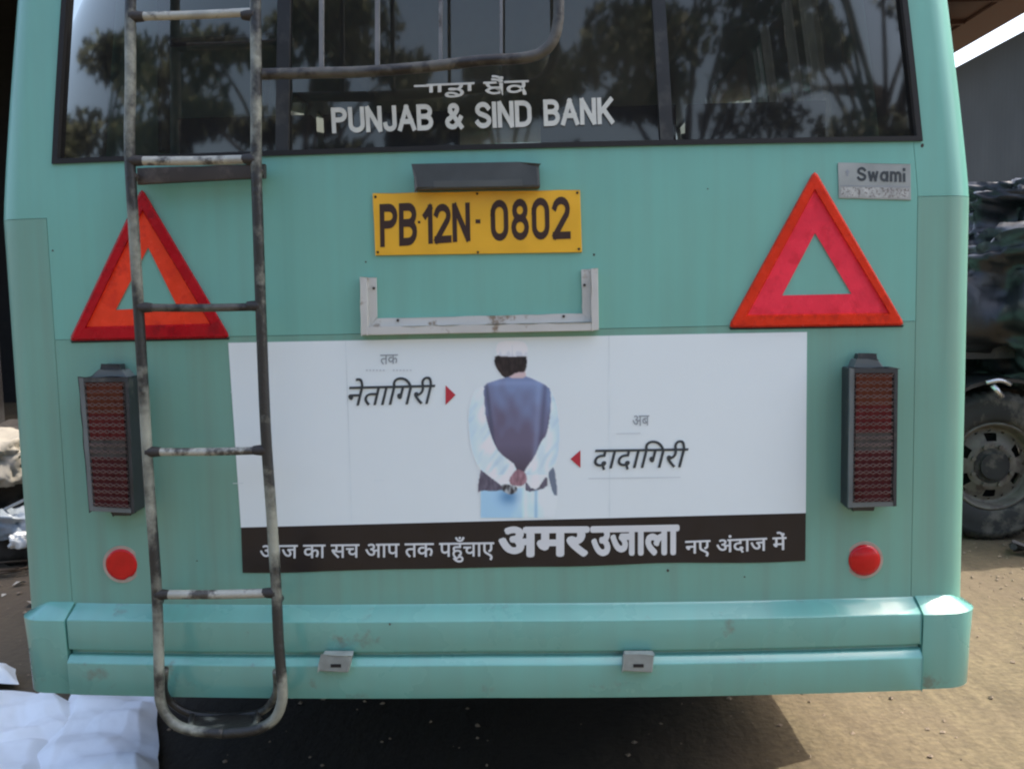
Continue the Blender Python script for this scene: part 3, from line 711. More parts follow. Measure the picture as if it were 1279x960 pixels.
def pix(x, y):
    nz = noise.noise(Vector((x*.02, y*.012, 0))); nf = noise.noise(Vector((x*.07, y*.03, 4)))
    c = BGc
    if inside(kur, x, y):
        c = mixc((142, 180, 210), (190, 208, 220), (x-240)/190+nz*.4)
        c = mixc(c, (60, 105, 150), .75*math.exp(-((x-262)/45)**2-((y-800)/38)**2))
        c = mixc(c, (95, 140, 175), .6*max(0, 1-abs(x-398)/12)); c = mixc(c, (215, 228, 238), .45*max(0, 1-abs(x-345)/22))
    if inside(flL, x, y) or inside(flR, x, y): c = mixc((66, 62, 78), (92, 90, 108), .5+nf)
    if inside(flX, x, y): c = (92, 104, 124)
    if inside(vest, x, y):
        c = mixc((104, 120, 158), (88, 84, 108), (y-250)/220+nz*.5-.1*(x-300)/100)
        c = mixc(c, (62, 56, 70), max(0, (y-540)/130)*.8)
        c = mixc(c, (62, 66, 90), .8*max(0, 1-abs(x-(150+(y-245)*.12))/16))
        c = mixc(c, (130, 150, 190), .35*math.exp(-((x-410-(y-300)*-.05)/16)**2)); c = mixc(c, (55, 55, 78), .4*math.exp(-((x-440+(y-300)*.08)/12)**2))
        c = mixc(c, (125, 142, 185), .4*math.exp(-((y-232)/14)**2))
    for sl, s in ((slL, 1), (slR, -1)):
        if inside(sl, x, y):
            c = mixc((204, 216, 226), (178, 196, 208), .5+nz*1.1)
            ed = (x-58-(y-385)*.05)/70 if s > 0 else (517-x)/60
            c = mixc((168, 192, 210), c, ed); c = mixc(c, (150, 175, 195), max(0, noise.noise(Vector((x*.03+y*.02, y*.012, 7)))*.9))
            if y > 690: c = mixc(c, (215, 222, 230), .4)
    if inside(hand1, x, y): c = mixc((150, 118, 132), (112, 84, 96), .5+nf*1.0)
    if inside(hand2, x, y): c = mixc((40, 38, 44), (150, 160, 170), .45+nf*1.6)
    if inside(neck, x, y): c = (178, 160, 166)
    if inside(hair, x, y): c = mixc((22, 18, 22), (42, 35, 38), .5+nf*1.4)
    if inside(cap, x, y):
        c = mixc((214, 218, 226), (176, 182, 196), (y-55)/45+nf*.6); c = mixc(c, (150, 155, 170), .6*max(0, 1-abs(x-280)/5)*(y > 40))
    return c
NX, NY = 124, 214
x0_, x1_, y0_, y1_ = 40, 535, 12, 905
samp = {}
vs = []; cols = []; fs = []
for j in range(NY+1):
    for i in range(NX+1):
        x = x0_+(x1_-x0_)*i/NX; y = y0_+(y1_-y0_)*j/NY
        acc = [0, 0, 0]
        for dx, dy in ((-1.6, -1.6), (1.6, -1.6), (-1.6, 1.6), (1.6, 1.6)):
            c = srgb(*pix(x+dx, y+dy)); acc = [acc[k]+c[k]/4 for k in range(3)]
        # keep inside the sheet: its lower edge follows the band
        px, py = 570+x/4, 420+y/4
        vs.append(S(px, py*1.0 if py < 640 else py, .0023)); cols.append([min(.9, acc[0]*1.6), min(.9, acc[1]*1.56), min(.9, acc[2]*1.42)])
for j in range(NY):
    for i in range(NX):
        a = j*(NX+1)+i; q = (a, a+NX+1, a+NX+2, a+1)
        cx = x0_+(x1_-x0_)*(i+.5)/NX; cy = y0_+(y1_-y0_)*(j+.5)/NY
        far = all(abs(cols[k][0]-cols[a][0]) < 1e-6 for k in q) and pix(cx, cy) == BGc
        if not far: fs.append(q)
# extend the garment down to the band
pm = bpy.data.materials.new('printed_figure'); pm.use_nodes = True; n = pm.node_tree.nodes
at = n.new('ShaderNodeAttribute'); at.attribute_name = 'print'; pm.node_tree.links.new(at.outputs['Color'], n['Principled BSDF'].inputs['Base Color'])
n['Principled BSDF'].inputs['Roughness'].default_value = .38
po = mesh('printed_figure', vs, fs, pm, post)
ca = po.data.color_attributes.new('print', 'FLOAT_COLOR', 'POINT')
for i, c in enumerate(cols): ca.data[i].color = (c[0], c[1], c[2], 1)

# number plate ---------------------------------------------------------------------
npl = pad('number_plate', [(466, 242), (724.5, 237.5), (727, 315), (469, 319)], .006, .005, plate_m, bus, 10, 4, bevel=.0012)
def plate_text(s, q, sw=.15, gap=.2): vs, fs = strokes(s, sw, gap); lay('plate_lettering', vs, fs, q, .0068, plate_ink, npl)
plate_text('PB', [(474, 255), (521, 253), (521, 306), (475, 309)], .185, .25)
plate_text('12N', [(527, 254), (587, 251), (588, 303), (528, 307)], .185, .25)
plate_text('0802', [(612, 250), (712, 245), (713, 300), (613, 303)], .175, .29)
lay('plate_lettering', [(0, 0), (1, 0), (1, 1), (0, 1)], [(0, 1, 2, 3)], [(594, 274), (600, 274), (600, 279), (594, 279)], .0068, plate_ink, npl)
lay('plate_lettering', [(0, 0), (1, 0), (1, 1), (0, 1)], [(0, 1, 2, 3)], [(522, 276), (525, 276), (525, 279), (522, 279)], .0068, plate_ink, npl)
for px, py in ((469, 246), (721, 241), (472, 315), (723, 311), (597, 315), (596, 242)):
    p = S(px, py, .006); mb = MB(); mb.tube([p, p+Vector((0, -.002, 0))], .003, 8, smooth=False); mb.build('screw', rubber, npl)
lb = pad('plate_lamp', [(517, 208), (673, 205), (675, 234), (518, 237)], .040, .04, greybar, bus, 6, 2, bevel=.006)
pad('lamp_lens', [(541, 226), (652, 224), (653, 232), (542, 234)], .0415, .002, M('lens_strip', (.075, .08, .075), .3), lb, 4, 1)

# cream channel holder
ch = empty('plate_holder', SP(-.1, 1.4)); ch.parent = bus; ch.matrix_parent_inverse = Matrix.Translation(-bus.location)
pad('channel_side', [(450, 346.5), (458, 346.3), (460, 418), (451, 419)], .024, .024, alu, ch, 1, 6, bevel=.0015)
pad('channel_side', [(459, 347), (470, 346.5), (471, 396), (460, 410)], .007, .007, alu, ch, 1, 6, bevel=.001)
pad('channel_side', [(739, 336), (747, 335), (748, 412), (739.5, 413)], .024, .024, alu, ch, 1, 6, bevel=.0015)
pad('channel_side', [(726.5, 337), (738, 336), (739, 403), (727.5, 392)], .007, .007, alu, ch, 1, 6, bevel=.001)
pad('channel_base', [(458.5, 409), (739.5, 403), (739.5, 413), (458.5, 418.5)], .024, .024, alu, ch, 14, 1, bevel=.0015)
pad('channel_base', [(471, 398), (727.5, 391.5), (739, 402), (460, 408.5)], .007, .007, alu, ch, 14, 1, bevel=.001)
for px, py in ((467, 360), (730, 356), (497, 400), (704, 395)):
    p = S(px, py, .007); mb = MB(); mb.tube([p, p+Vector((0, -.003, 0))], .0035, 8, smooth=False); mb.build('screw', br_m, ch)

# badge plate
bd = pad('maker_badge', [(1047, 203.5), (1137.5, 205), (1138, 250), (1048, 247.5)], .003, .003, badge, bus, 4, 2, bevel=.0008)
vs, fs = strokes('Swami', .19, .30); lay('badge_lettering', vs, fs, [(1070, 208.5), (1131, 209), (1131, 228), (1070, 226.5)], .0036, ink_dark, bd)
vs, fs = strokes('t', .2, .2); lay('badge_lettering', vs, fs, [(1056, 212), (1061, 212), (1061, 220), (1056, 220)], .0036, ink_grey, bd)
pad('badge_strip', [(1050, 233.5), (1135, 235), (1135, 247.5), (1051, 245.5)], .0034, .0006, M('badge_strip', (.42, .43, .40), .4, var=.25, scale=60, col2=(.16, .14, .13), c2amt=.4, c2scale=160), bd, 3, 1)
lay('badge_line', [(0, 0), (1, 0), (1, 1), (0, 1)], [(0, 1, 2, 3)], [(1049, 231.3), (1136, 233), (1136, 234), (1049, 232.3)], .0036, ink_grey, bd)

# warning triangles -----------------------------------------------------------------
def inset_ring(name, A, Bt, o0, o1, mat, parent, thick=.003, round_=0):
    """band between outer triangle A and inner triangle Bt"""
    mb = MB(); n_ = 12
    for i in range(3):
        a0, a1 = A[i], A[(i+1) % 3]; b0, b1 = Bt[i], Bt[(i+1) % 3]
        L = lambda p, q, t: (p[0]*(1-t)+q[0]*t, p[1]*(1-t)+q[1]*t)
        mb.grid(lambda u, v: S(*L(L(a0, a1, u), L(b0, b1, u), v), (o0*(1-v)+o1*v)), n_, 2)
        mb.grid(lambda u, v: S(*L(a0, a1, u), o0-thick*v), n_, 1)
        mb.grid(lambda u, v: S(*L(b0, b1, u), o1-thick*v), n_, 1)
    return mb.build(name, mat, parent, merge=1e-5)
def clipc(T, k):
    """cut the tips of a triangle a little: returns triangle moved in at corners"""
    return T
def facet(name, base, dark, rough=.25):
    m = M(name, base, rough, var=.10, scale=26, coat=.0, spec=.22, col2=dark, c2amt=.28, c2scale=22, bump=.12, bscale=260); return m
tri = [((177, 234), (85.5, 426), (288.5, 422), (178, 264), (108, 408), (262, 404), (185, 309), (144.5, 387), (221.5, 383),
        facet('dark_red_plastic', (.46, .004, .012), (.30, .004, .012)), facet('orange_red_reflector', (.92, .062, .022), (.78, .045, .02))),
       ((1017.5, 211.5), (908.5, 409.5), (1131, 406.5), (1017.6, 238), (934, 393), (1110, 390.5), (1018, 291), (977, 369), (1063.5, 367),
        facet('orange_plastic', (.72, .035, .010), (.55, .025, .01)), facet('pink_reflector', (.88, .040, .075), (.74, .03, .055)))]
for (a, b_, c, d, e, f, g, h, i_, m1, m2) in tri:
    rt = empty('warning_triangle', S((b_[0]+c[0])/2, b_[1])); rt.parent = bus; rt.matrix_parent_inverse = Matrix.Translation(-bus.location)
    # rounded outer corners
    def rc(T, k=.035):
        out = []
        for i in range(3):
            p, q, r = Vector(T[i-1]), Vector(T[i]), Vector(T[(i+1) % 3])
            for t in (0, .5, 1):
                A_ = q+(p-q)*k; C_ = q+(r-q)*k; out.append(tuple((A_*(1-t)**2+q*2*t*(1-t)+C_*t*t)))
        return out
    Ot = rc([a, b_, c]); It = []
    for k, v in enumerate([d, e, f]): It += [v, v, v]
    mb = MB()
    for k in range(9):
        p0, p1 = Ot[k], Ot[(k+1) % 9]; q0, q1 = It[k], It[(k+1) % 9]; L = lambda p, q, t: (p[0]*(1-t)+q[0]*t, p[1]*(1-t)+q[1]*t)
        nn_ = 8 if k % 3 == 2 else 1
        # bevelled raised frame: outer skirt, outer slope, flat, inner slope
        mb.grid(lambda u, v: S(*L(L(p0, p1, u), L(q0, q1, u), v*.16), .001+.009*v), nn_, 1)
        mb.grid(lambda u, v: S(*L(L(p0, p1, u), L(q0, q1, u), .16+v*.74), .010+.0*v), nn_, 2)
        mb.grid(lambda u, v: S(*L(L(p0, p1, u), L(q0, q1, u), .90+v*.10), .010-.007*v), nn_, 1)
    mb.build('frame', m1, rt, merge=1e-5)
    inset_ring('reflector_band', [d, e, f], [g, h, i_], .0032, .0032, m2, rt, .003)
    pad('painted_shadow_strip', [(b_[0]+2, b_[1]-.5), (c[0]-2, c[1]-.5), (c[0]-3, c[1]+1.8), (b_[0]+4, b_[1]+2.2)], .002, .002, rubber, rt, 12, 1)  # dark strip drawn in as the shadow line below the triangle

# tail lamps -------------------------------------------------------------------------
lens_c = {'amber': facet('amber_lens', (.13, .034, .018), (.10, .02, .012)), 'red': facet('red_lens', (.12, .014, .017), (.08, .008, .012)), 'clear': facet('clear_lens', (.085, .08, .075), (.05, .05, .05)), 'deep': facet('deep_red_lens', (.075, .012, .017), (.06, .006, .01))}
wire = M('guard_wire', (.14, .10, .095), .4, var=.3, metal=.3)
def lamp(q, split, hood, foot):
    off = .062
    root = pad('tail_lamp', q, off, .062, housing, bus, 3, 8, bevel=.004)
    f = quadpx(q)
    mx_, my_ = .13, .035
    sub = lambda u0, v0, u1, v1: [f(u0, v1), f(u1, v1), f(u1, v0), f(u0, v0)]
    ys_ = [1-my_]+[1-my_-(1-2*my_)*s for s in (.25, .46, .60)]+[my_]
    for k, nm in enumerate(('amber', 'red', 'clear', 'deep')):
        pad('lens', sub(mx_, ys_[k+1], 1-mx_, ys_[k]), off+.006, .006, lens_c[nm], root, 6, 6)
    # expanded metal guard in front of the lenses
    mb = MB(); rows = 19
    for r_ in range(rows):
        for hh in (0, 1):
            pts = []
            for i in range(0, 7):
                u = mx_*.7+(1-1.4*mx_)*i/6; v = my_*.8+(1-1.6*my_)*(r_+.5+(.5 if (i+hh) % 2 else 0)*1.0-(.25))/rows
                pts.append(S(*f(u, min(.975, v)), off+.012+.001*hh))
            mb.tube(pts, .00125, 4, smooth=False)
    mb.build('wire_guard', wire, root)
    mb_ = []
    pad('rim_strip', sub(.0, .0, .09, 1), off+.010, .010, ochre_frame, root, 1, 6, bevel=.001)
    pad('rim_strip', sub(.93, .0, 1, 1), off+.010, .010, housing, root, 1, 6, bevel=.001)
    pad('rim_strip', sub(.09, .965, .93, 1), off+.010, .010, housing, root, 2, 1, bevel=.001)
    pad('rim_strip', sub(.09, .0, .93, .035), off+.010, .010, ochre_frame, root, 2, 1, bevel=.001)
    pad('hinge_hood', hood, .045, .045, ochre_frame, root, 2, 1, bevel=.002)
    x, y = (hood[0][0]+hood[1][0])/2, hood[0][1]
    pad('hinge_clip', [(x-11, y-7), (x+11, y-7), (x+13, y+2), (x-13, y+2)], .035, .03, housing, root, 2, 1, bevel=.002)
    pad('foot_clip', foot, .04, .035, housing, root, 2, 1, bevel=.002)
lamp([(99, 472), (160, 471), (168, 641), (112, 638)], 0, [(124, 462), (152, 462), (160, 472), (112, 472)], [(138, 636), (166, 636), (163, 644), (141, 644)])
lamp([(1062, 460), (1122, 460), (1120, 632), (1060, 634)], 0, [(1071, 449), (1097, 449), (1105, 460), (1066, 460)], [(1064, 628), (1094, 628), (1092, 638), (1066, 638)])
def reflector(cx, cy, r, dome, chip):
    c = S(cx, cy); k = 2.32/1200; rr = r*k
    def disc(rad, o0, bulge, name, mat, par, n_=36, ch=False):
        mb = MB(); vs = [c+Vector((0, -(o0+bulge), 0))]; fs = []
        R_ = 6
        for j in range(1, R_+1):
            for i in range(n_):
                a = 2*math.pi*i/n_; q = rad*j/R_
                if ch and -1.35 < (a-2*math.pi) % (2*math.pi)-2*math.pi+0 < -1.0: q *= .93
                vs.append(c+Vector((q*math.cos(a), -(o0+bulge*(1-(j/R_)**2)), q*math.sin(a))))
        for i in range(n_): fs.append((0, 1+i, 1+(i+1) % n_))
        for j in range(R_-1):
            for i in range(n_): a = 1+j*n_+i; b2 = 1+j*n_+(i+1) % n_; fs.append((a, a+n_, b2+n_, b2))
        b0 = 1+(R_-1)*n_; nb_ = len(vs)
        for i in range(n_): vs.append(vs[b0+i]+Vector((0, o0+.01, 0)))
        for i in range(n_): fs.append((b0+i, b0+(i+1) % n_, nb_+(i+1) % n_, nb_+i))
        mb.add(vs, fs); return mb.build(name, mat, par, True)
    rg = disc(rr*1.2, .003, .0, 'reflector', ring_m, bus)
    flat_edges(rg)
    disc(rr, .0045 if not dome else .006, .001 if not dome else .009, 'reflector_lens', refl, rg, ch=chip)
reflector(152.5, 704, 20.5, False, True); reflector(1079, 698.5, 20, True, False)
# small scuffs and rivets on the rear panels
dark_spot = M('rust_spot', (.05, .035, .03), .7)
for px, py, r_ in ((834, 712, 2.0), (487, 779, 1.6), (66, 313, 1.5), (742, 318, 1.5), (457, 327, 1.2), (1152, 182, 2.5), (600, 445-40, 1), (246, 700, 1.0), (884, 236, 1), (930, 720, 1.2)):
    c = S(px, py, .0006 if py < 750 else .058); k = r_*2.3/1200
    mesh('rust_spot', [c+Vector((k*random.uniform(.7, 1.2)*math.cos(a*math.pi/4), -.0002, k*random.uniform(.7, 1.2)*math.sin(a*math.pi/4))) for a in range(8)], [tuple(range(8))], dark_spot, bus)

# ------------------------------------------------------------------ white sheets on the ground
paper = M('white_plastic', (.82, .86, .90), .5, var=.04, scale=6, bump=.12, bscale=30)
def sheet(q, label, seed, h=.05, nu=70, nv=60):
    f = quadpx(q); mb = MB(); P = []
    def F(u, v):
        x, y = f(u, v); p = atZ(x, y, .02)
        n1 = noise.noise(Vector((p.x*5+seed, p.y*5, 0))); n2 = abs(noise.noise(Vector((p.x*9+seed*2, p.y*7, 3)))); n3 = abs(noise.noise(Vector((p.x*20, p.y*17+seed, 6))))
        e = min(u, 1-u, v, 1-v)*6; e = min(1, e)
        fold = 0
        for k in range(5):
            a = seed*1.7+k*1.31; d = p.x*math.cos(a)+p.y*math.sin(a)+.05*n1; w_ = .16+.07*k
            fold += (.011+.004*k)*abs(((d/w_+seed*.37*k) % 1)*2-1)
        return Vector((p.x+.01*n2, p.y+.015*n1, .008+.008*seed*.3+(h*.35*(.5+n1)+fold+.003*n3)*(.45+.55*e)))
    mb.grid(F, nu, nv); c = F(.5, .5)
    o = mb.build('plastic_sheet', paper, smooth=True)
    off = Vector((c.x, c.y, 0)); o.data.transform(Matrix.Translation(-off)); o.location = off
    return tag(o, label, 'sheet', 'white sheets lying by the bumper')
sheet([(96, 864), (196, 866), (199, 1010), (5, 1015)], 'largest white crumpled sheet on the ground under the ladder foot', 1, .05)
sheet([(-60, 866), (70, 872), (124, 918), (-30, 960)], 'white crumpled sheet bulging at the left edge beside the biggest sheet', 2.3, .06)
sheet([(-70, 838), (18, 841), (24, 860), (-60, 868)], 'small white scrap of sheet beyond the crumpled sheets', 3.1, .03, 20, 14)
sheet([(-40, 930), (60, 930), (40, 1000), (-60, 1010)], 'nearest white sheet, cut off by the lower left corner', 4.2, .03, 24, 20)

# ------------------------------------------------------------------ right side: shed wall, roof, truck, tarpaulin
p1, p2 = atX(1279, 40, 9), atX(1202, 79, 9); hw = (p1.z+p2.z)/2
p3, p4 = atX(1200, 36, 9), atX(1258, 0, 9); hr = (p3.z+p4.z)/2
shed = empty('warehouse', (9.4, 18, 0), 'long grey warehouse wall with daylight gap under its brown roof', 'warehouse')
wallm = M('grey_sheet_wall', (.054, .053, .049), .6, var=.08, scale=1.2, streak=.0, bump=.02)
YA, YB = 3.0, 42
i = 0; y = YA
wm_, wd = [], 1.3
proto = None
while y < YB:   # profiled sheets, shared mesh
    if proto is None:
        mb = MB(); k = 8
        prof = []
        for j in range(k):
            y0_ = j*wd/k; prof += [(0, y0_), (0, y0_+.12), (.0015, y0_+.122), (.0015, y0_+wd/k-.002)]
        prof.append((0, wd-.004))
        vs_ = []; fs_ = []
        for (dx, dy) in prof: vs_ += [(9-dx*.5, dy, 0), (9-dx*.5, dy, hw)]
        for j in range(len(prof)-1): fs_.append((2*j, 2*j+2, 2*j+3, 2*j+1))
        n0 = len(vs_)
        mb.add(vs_, fs_); mb.add([(9.04, 0, 0), (9.04, wd-.004, 0), (9.04, wd-.004, hw), (9.04, 0, hw)], [(0, 1, 2, 3)])
        proto = mb.build('wall_sheet', wallm, shed); proto.location = (0, y, 0)
    else:
        o = proto.copy(); COL.objects.link(o); o.location = (0, y, 0)
    y += wd
for y in (3, 9, 25, 33, 41):
    mb = MB(); mb.box((9.06, y, 0), (9.26, y+.2, hr)); mb.build('column', M('steel_column', (.10, .09, .085), .6), shed)
mb = MB(); mb.box((8.9, YA, hr), (9.35, YB, hr+.05)); mb.build('roof_beam', M('brown_roof', (.075, .032, .022), .7, var=.2), shed)
mb = MB(); mb.box((6.9, YA+6, hr+.06), (9.9, YB, hr+.12))
for k in range(20): mb.box((6.9, YA+6.3+k*1.6, hr-.02), (8.9, YA+6.38+k*1.6, hr+.058))
mb.build('roof', MATS['brown_roof'], shed)

TY = 5.5
wc = atY(1230, 578, TY)
truck = empty('truck', (4.0, TY+.8, 0), 'parked truck side-on behind the bus, dusty wheel below dark bundles', 'truck')
wr = wc.z
def place_truck():
    dk = M('dark_truck_metal', (.028, .028, .03), .45, var=.3, col2=(.07, .055, .045), c2amt=.3)
    mb = MB(); mb.box((2.25, TY+.28, .62), (7.2, TY+.42, .84)); mb.box((2.25, TY+1.5, .62), (7.2, TY+1.64, .84))
    mb.build('chassis', dk, truck, bevel=.006)
    mb = MB(); mb.box((2.2, TY+.0, 1.02), (7.3, TY+2.1, 1.10)); mb.box((2.2, TY-.02, 1.10), (7.3, TY+.04, 1.34))
    for k in range(8): mb.box((2.22+k*.72, TY-.05, .98), (2.28+k*.72, TY-.018, 1.36))
    mb.build('cargo_bed', dk, truck, bevel=.005)
    # mudguard arch
    mb = MB(); r_ = wr*1.16
    mb.slab(lambda u, v: Vector((wc.x+.02+r_*math.cos(R(30+130*u)), TY-.16+.42*v, wc.z+.02+r_*.98*math.sin(R(30+130*u)))), 16, 2, lambda u, v: Vector((wc.x+.02+(r_-.02)*math.cos(R(30+130*u)), TY-.16+.42*v, wc.z+.02+(r_-.02)*.98*math.sin(R(30+130*u)))))
    mb.build('mudguard', M('worn_mudguard', (.035, .035, .038), .3, metal=.3, var=.3), truck, True)
    mb = MB(); a = atY(1232, 478, TY-.2); c = atY(1262, 480, TY-.2); mb.tube([a, lerp(a, c, .5)+Vector((0, -.02, .02)), c], .012, 8)
    a = atY(1240, 481, TY-.2); c = atY(1252, 496, TY-.2); mb.tube([a, c], .016, 8, smooth=False); mb.build('bracket', M('bright_steel', (.6, .6, .6), .25, metal=.8), truck, True)
    mb = MB(); mb.box((3.7, TY+.1, .35), (4.5, TY+.3, .8)); mb.build('fuel_tank', dk, truck, bevel=.03)
    for x in (wc.x, 6.2):
        wheel((x, TY, wr), 'Y', wr, .25, truck, face=-1)
        wheel((x, TY+1.8, wr), 'Y', wr, .25, truck, face=1)
    mb = MB()
    for x in (wc.x, 6.2): mb.tube([(x, TY+.1, wr), (x, TY+1.7, wr)], .06, 10, smooth=False)
    mb.build('axle', dk, truck, True)
place_truck()
# dark tarpaulin heaped on the bed
tarp_m = M('black_tarpaulin', (.018, .019, .022), .36, var=.4, scale=3, bump=.35, bscale=7, col2=(.06, .066, .08), c2amt=.22, c2scale=3)
def heap(name, c, size, seed, mat, label, cat, group=None, n_=40, rough=.16, base=.12):
    vs = []; fs = []
    for j in range(n_+1):
        th = math.pi*j/n_
        for i in range(n_*2):
            ph = math.pi*i/n_
            d = Vector((math.sin(th)*math.cos(ph), math.sin(th)*math.sin(ph), math.cos(th)))
            e = .65; q = Vector([math.copysign(abs(k)**e, k) for k in d])
            f = 1+rough*noise.noise(d*2.2+Vector((seed, 0, 0)))*1.4+rough*.9*(.4-abs(noise.noise(d*4.5+Vector((0, seed, 0)))))*1.3+rough*.35*(.4-abs(noise.noise(d*11+Vector((0, 0, seed)))))
            p = Vector((q.x*size[0]*f, q.y*size[1]*f, q.z*size[2]*f)); p.z = max(p.z, -size[2]*(1-base))
            vs.append(p)
    m2 = n_*2
    for j in range(n_):
        for i in range(m2): a = j*m2+i; b2 = j*m2+(i+1) % m2; fs.append((a, a+m2, b2+m2, b2))
    mb = MB(); mb.add(vs, fs); o = mb.build(name, mat, smooth=True, merge=1e-5); o.location = c
    if label: tag(o, label, cat, group)
    return o
heap('tarpaulin', (3.2, TY+.72, 1.28), (.95, .92, .50), 3, tarp_m, 'lower sagging black tarpaulin spread over the truck bed edge', 'tarpaulin', 'black tarpaulins on the truck', n_=54, rough=.2)
heap('tarpaulin', (3.35, TY+.75, 1.82), (.66, .5, .24), 8.5, tarp_m, 'upper black bundled tarpaulin with pale bluish fold near grey wall', 'tarpaulin', 'black tarpaulins on the truck', n_=54, rough=.24)
heap('tarpaulin', (5.5, TY+.9, 1.5), (1.3, .8, .42), 5.5, tarp_m, 'long black tarpaulin mound toward the far end of the truck bed', 'tarpaulin', 'black tarpaulins on the truck', n_=40, rough=.2)
# bit of scrap on the sunlit ground by the truck wheel
mb = MB(); p = atZ(1276, 690)
for k in range(5): mb.tube([p+Vector((random.uniform(-.1, .12), random.uniform(-.1, .1), .02)), p+Vector((random.uniform(-.1, .12), random.uniform(-.1, .1), .06))], .018, 6, smooth=False)
o = mb.build('scrap_metal', M('dark_scrap', (.02, .02, .02), .4)); tag(o, 'small black scrap lying on sunlit dirt by the truck wheel', 'scrap')

# ------------------------------------------------------------------ left side: dark shed and scrap heap
ls = empty('shed', (-8, 9, 0), 'dark open-fronted shed left of the bus, black inside', 'shed')
dkw = M('shade_black_wall', (.018, .016, .015), .9, var=.3);  # near-black walls: the shade inside the shed is put into their colour
mb = MB(); mb.box((-12, 14, 0), (-1.7, 14.1, 5.4)); mb.build('back_wall', dkw, ls)
mb = MB(); mb.box((-12.1, 7.2, 0), (-12, 14, 5.4)); mb.build('side_wall', dkw, ls)
mb = MB(); mb.box((-12.2, 6.8, 5.4), (-1.7, 14.2, 5.5)); mb.build('roof', dkw, ls)
for x in (-12, -8.4, -5.2, -1.9):
    mb = MB(); mb.box((x, 7.2, 0), (x+.18, 7.38, 5.4)); mb.build('post', M('shed_post', (.06, .05, .05), .8), ls)
mb = MB(); mb.box((-12, 8.0, 0), (-4.6, 8.12, 1.6)); mb.build('low_wall', dkw, ls)
def at_h(px, py, Y): return atY(px, py, Y)
c = at_h(-5, 575, 5.4)
o = heap('sack', (c.x, c.y, c.z), (.27, .22, .13), 2.2, M('cream_cloth', (.30, .27, .22), .9, var=.1, bump=.2, bscale=20), 'pale cream sack slumped on top of the scrap heap', 'sack', n_=28, rough=.3)
c = at_h(-20, 640, 5.5)
heap('scrap_heap', (c.x-.05, 5.75, .22), (.75, .5, .36), 4.4, M('dark_scrap_pile', (.035, .028, .022), .8, var=.5, scale=8, bump=.5, bscale=14), 'low dark heap of scrap beside the dark shed', 'scrap heap', n_=36, rough=.35)
c = at_h(16, 655, 5.15)
heap('plastic_bag', (c.x, c.y, c.z), (.13, .10, .07), 6.1, M('grey_blue_plastic', (.22, .25, .28), .35, var=.3, scale=12, bump=.4, bscale=30), 'grey blue plastic bag caught below the cream sack', 'bag', n_=24, rough=.35)
c = at_h(26, 676, 5.0)
heap('paper_scrap', (c.x, c.y, c.z), (.045, .04, .035), 9.1, M('white_scrap', (.6, .6, .58), .6), 'small white crumpled scrap at the foot of the heap', 'paper', n_=16, rough=.5)
mb = MB(); mb.tube([at_h(-60, 668, 5.15), at_h(34, 622, 5.15)], .008, 8, smooth=False); tag(mb.build('metal_rod', M('dull_steel', (.3, .3, .3), .35, metal=.7)), 'thin metal rod leaning across the scrap heap', 'rod')
mb = MB()
for k in range(7):
    a = at_h(random.uniform(-60, 30), random.uniform(680, 700), random.uniform(4.9, 5.2)); a.z = .02
    mb.tube([a, a+Vector((random.uniform(-.3, .3), random.uniform(-.1, .1), random.uniform(0, .05)))], random.uniform(.006, .015), 6, smooth=False)
lm = MB()
for k in range(46):
    x = random.uniform(-3.6, -2.3); y = random.uniform(4.4, 6.2); z = gh(x, y)+.006; q = random.uniform(.012, .05); a = random.uniform(0, 6.3)
    c_, s_ = math.cos(a)*q, math.sin(a)*q
    lm.add([(x-c_, y-s_, z), (x+s_*.6, y-c_*.6, z+q*.3), (x+c_, y+s_, z+.004), (x-s_*.6, y+c_*.6, z+q*.5)], [(0, 1, 2), (0, 2, 3)])
tag(lm.build('litter', M('litter', (.35, .34, .31), .8, var=.6, scale=2)), kind='stuff')
tag(mb.build('twigs', M('dry_twigs', (.10, .065, .04), .9), smooth=True), kind='stuff')

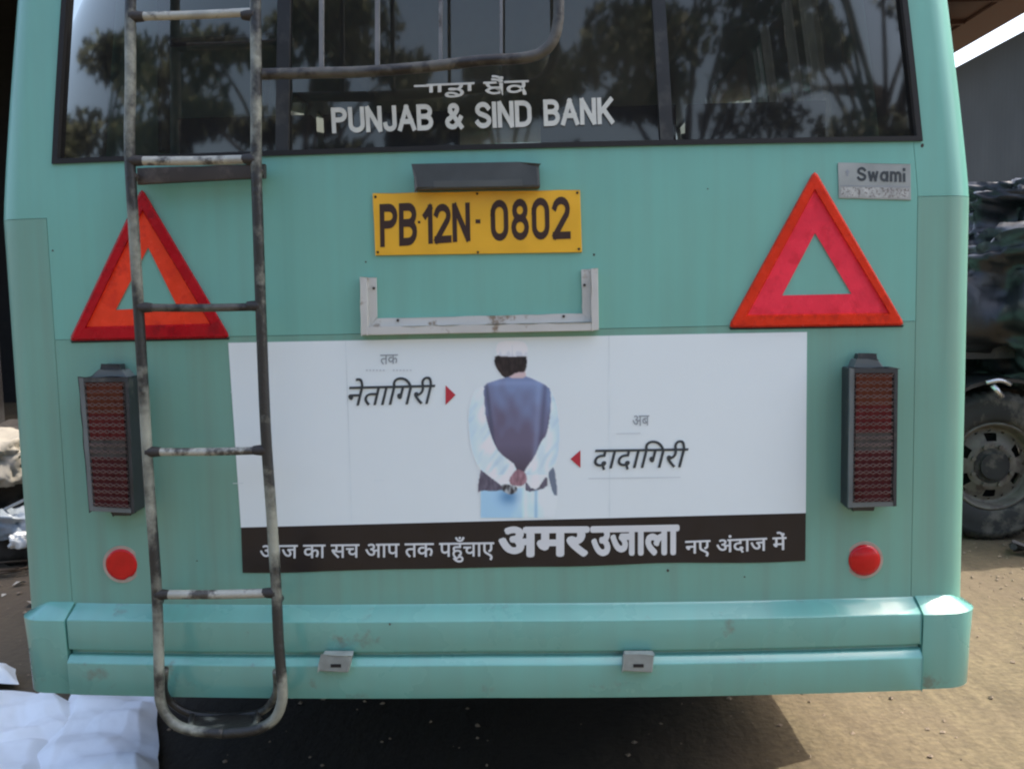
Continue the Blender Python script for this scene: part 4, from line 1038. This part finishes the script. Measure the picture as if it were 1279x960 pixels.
# ------------------------------------------------------------------ trees behind the camera, mirrored in the rear window
leafm = M('leaf', (.095, .115, .055), .6, var=.4, scale=1.5); leafd = M('dark_leaf', (.060, .070, .040), .6, var=.4, scale=1.5); barkm = M('bark', (.07, .055, .04), .9, var=.3)
def tree(x, y, h, rad, seed, label, flat=.38, nleaf=10000):
    rnd = random.Random(seed)
    rt = empty('tree', (x, y, 0), label, 'tree', 'trees across the yard')
    mb = MB(); top = Vector((x+rnd.uniform(-.4, .4), y, h*.55)); mb.tube([(x, y, -.1), (x+.1, y, h*.25), top], [.2, .15, .11], 8)
    cl = []
    for k in range(26):
        a = rnd.uniform(0, 6.28); q = rad*rnd.uniform(.35, .95); z = h*(.33+.67*rnd.random()*(1-.3*q/rad))
        e = Vector((x+q*math.cos(a), y+q*math.sin(a)*.8, z)); mid = lerp(top, e, .5)+Vector((0, 0, .2*rnd.uniform(-1, 1)))
        mb.tube([top-Vector((0, 0, rnd.uniform(0, .25*h))), mid, e], [.07, .04, .015], 5); cl.append((e, rnd.uniform(.35, .9)*rad*.42))
    mb.build('trunk', barkm, rt, True)
    for mt, nm, part in ((leafm, 'crown', 0), (leafd, 'crown', 1)):
        mb = MB()
        for k in range(nleaf//2):
            e, q = cl[rnd.randrange(len(cl))]
            d = Vector((rnd.gauss(0, 1), rnd.gauss(0, 1), rnd.gauss(0, flat))).normalized()*q*rnd.random()**.45
            p = e+Vector((d.x, d.y, d.z*flat)); s_ = rnd.uniform(.06, .15)
            n1 = Vector((rnd.gauss(0, 1), rnd.gauss(0, 1), rnd.gauss(0, 1))).normalized(); t1 = n1.orthogonal().normalized()*s_; t2 = n1.cross(t1).normalized()*s_*.55
            mb.add([p-t1, p+t2, p+t1, p-t2], [(0, 1, 2, 3)])
        mb.build(nm, mt, rt)
TREES = [(-15.5, -9, 9.0, 3.6, 'farthest left tree mirrored beyond the others'), (-9.5, -10, 7.4, 3.4, 'leftmost low dense tree mirrored in the rear window'), (-4.6, -9.5, 7.2, 3.0, 'second low tree from left mirrored in the rear window'), (-.6, -12, 8.0, 2.4, 'middle small tree mirrored behind the window guard'),
         (3.6, -10, 9.0, 3.0, 'spreading tree mirrored right of the bank name'), (7.6, -9, 10.2, 3.6, 'tallest dense tree mirrored in the right window pane'), (12.5, -12, 9.2, 3.2, 'rightmost tree mirrored at the edge of the right pane')]
for k, (x, y, h, r_, lb_) in enumerate(TREES): tree(x, y, h, r_, k+3, lb_)
# low yard wall behind the camera
mb = MB(); mb.box((-26, -17.2, -.05), (26, -17, 2.4)); tag(mb.build('yard_wall', M('yard_plaster', (.26, .23, .20), .9, var=.15)), 'low plaster yard wall beyond the mirrored trees', 'wall')
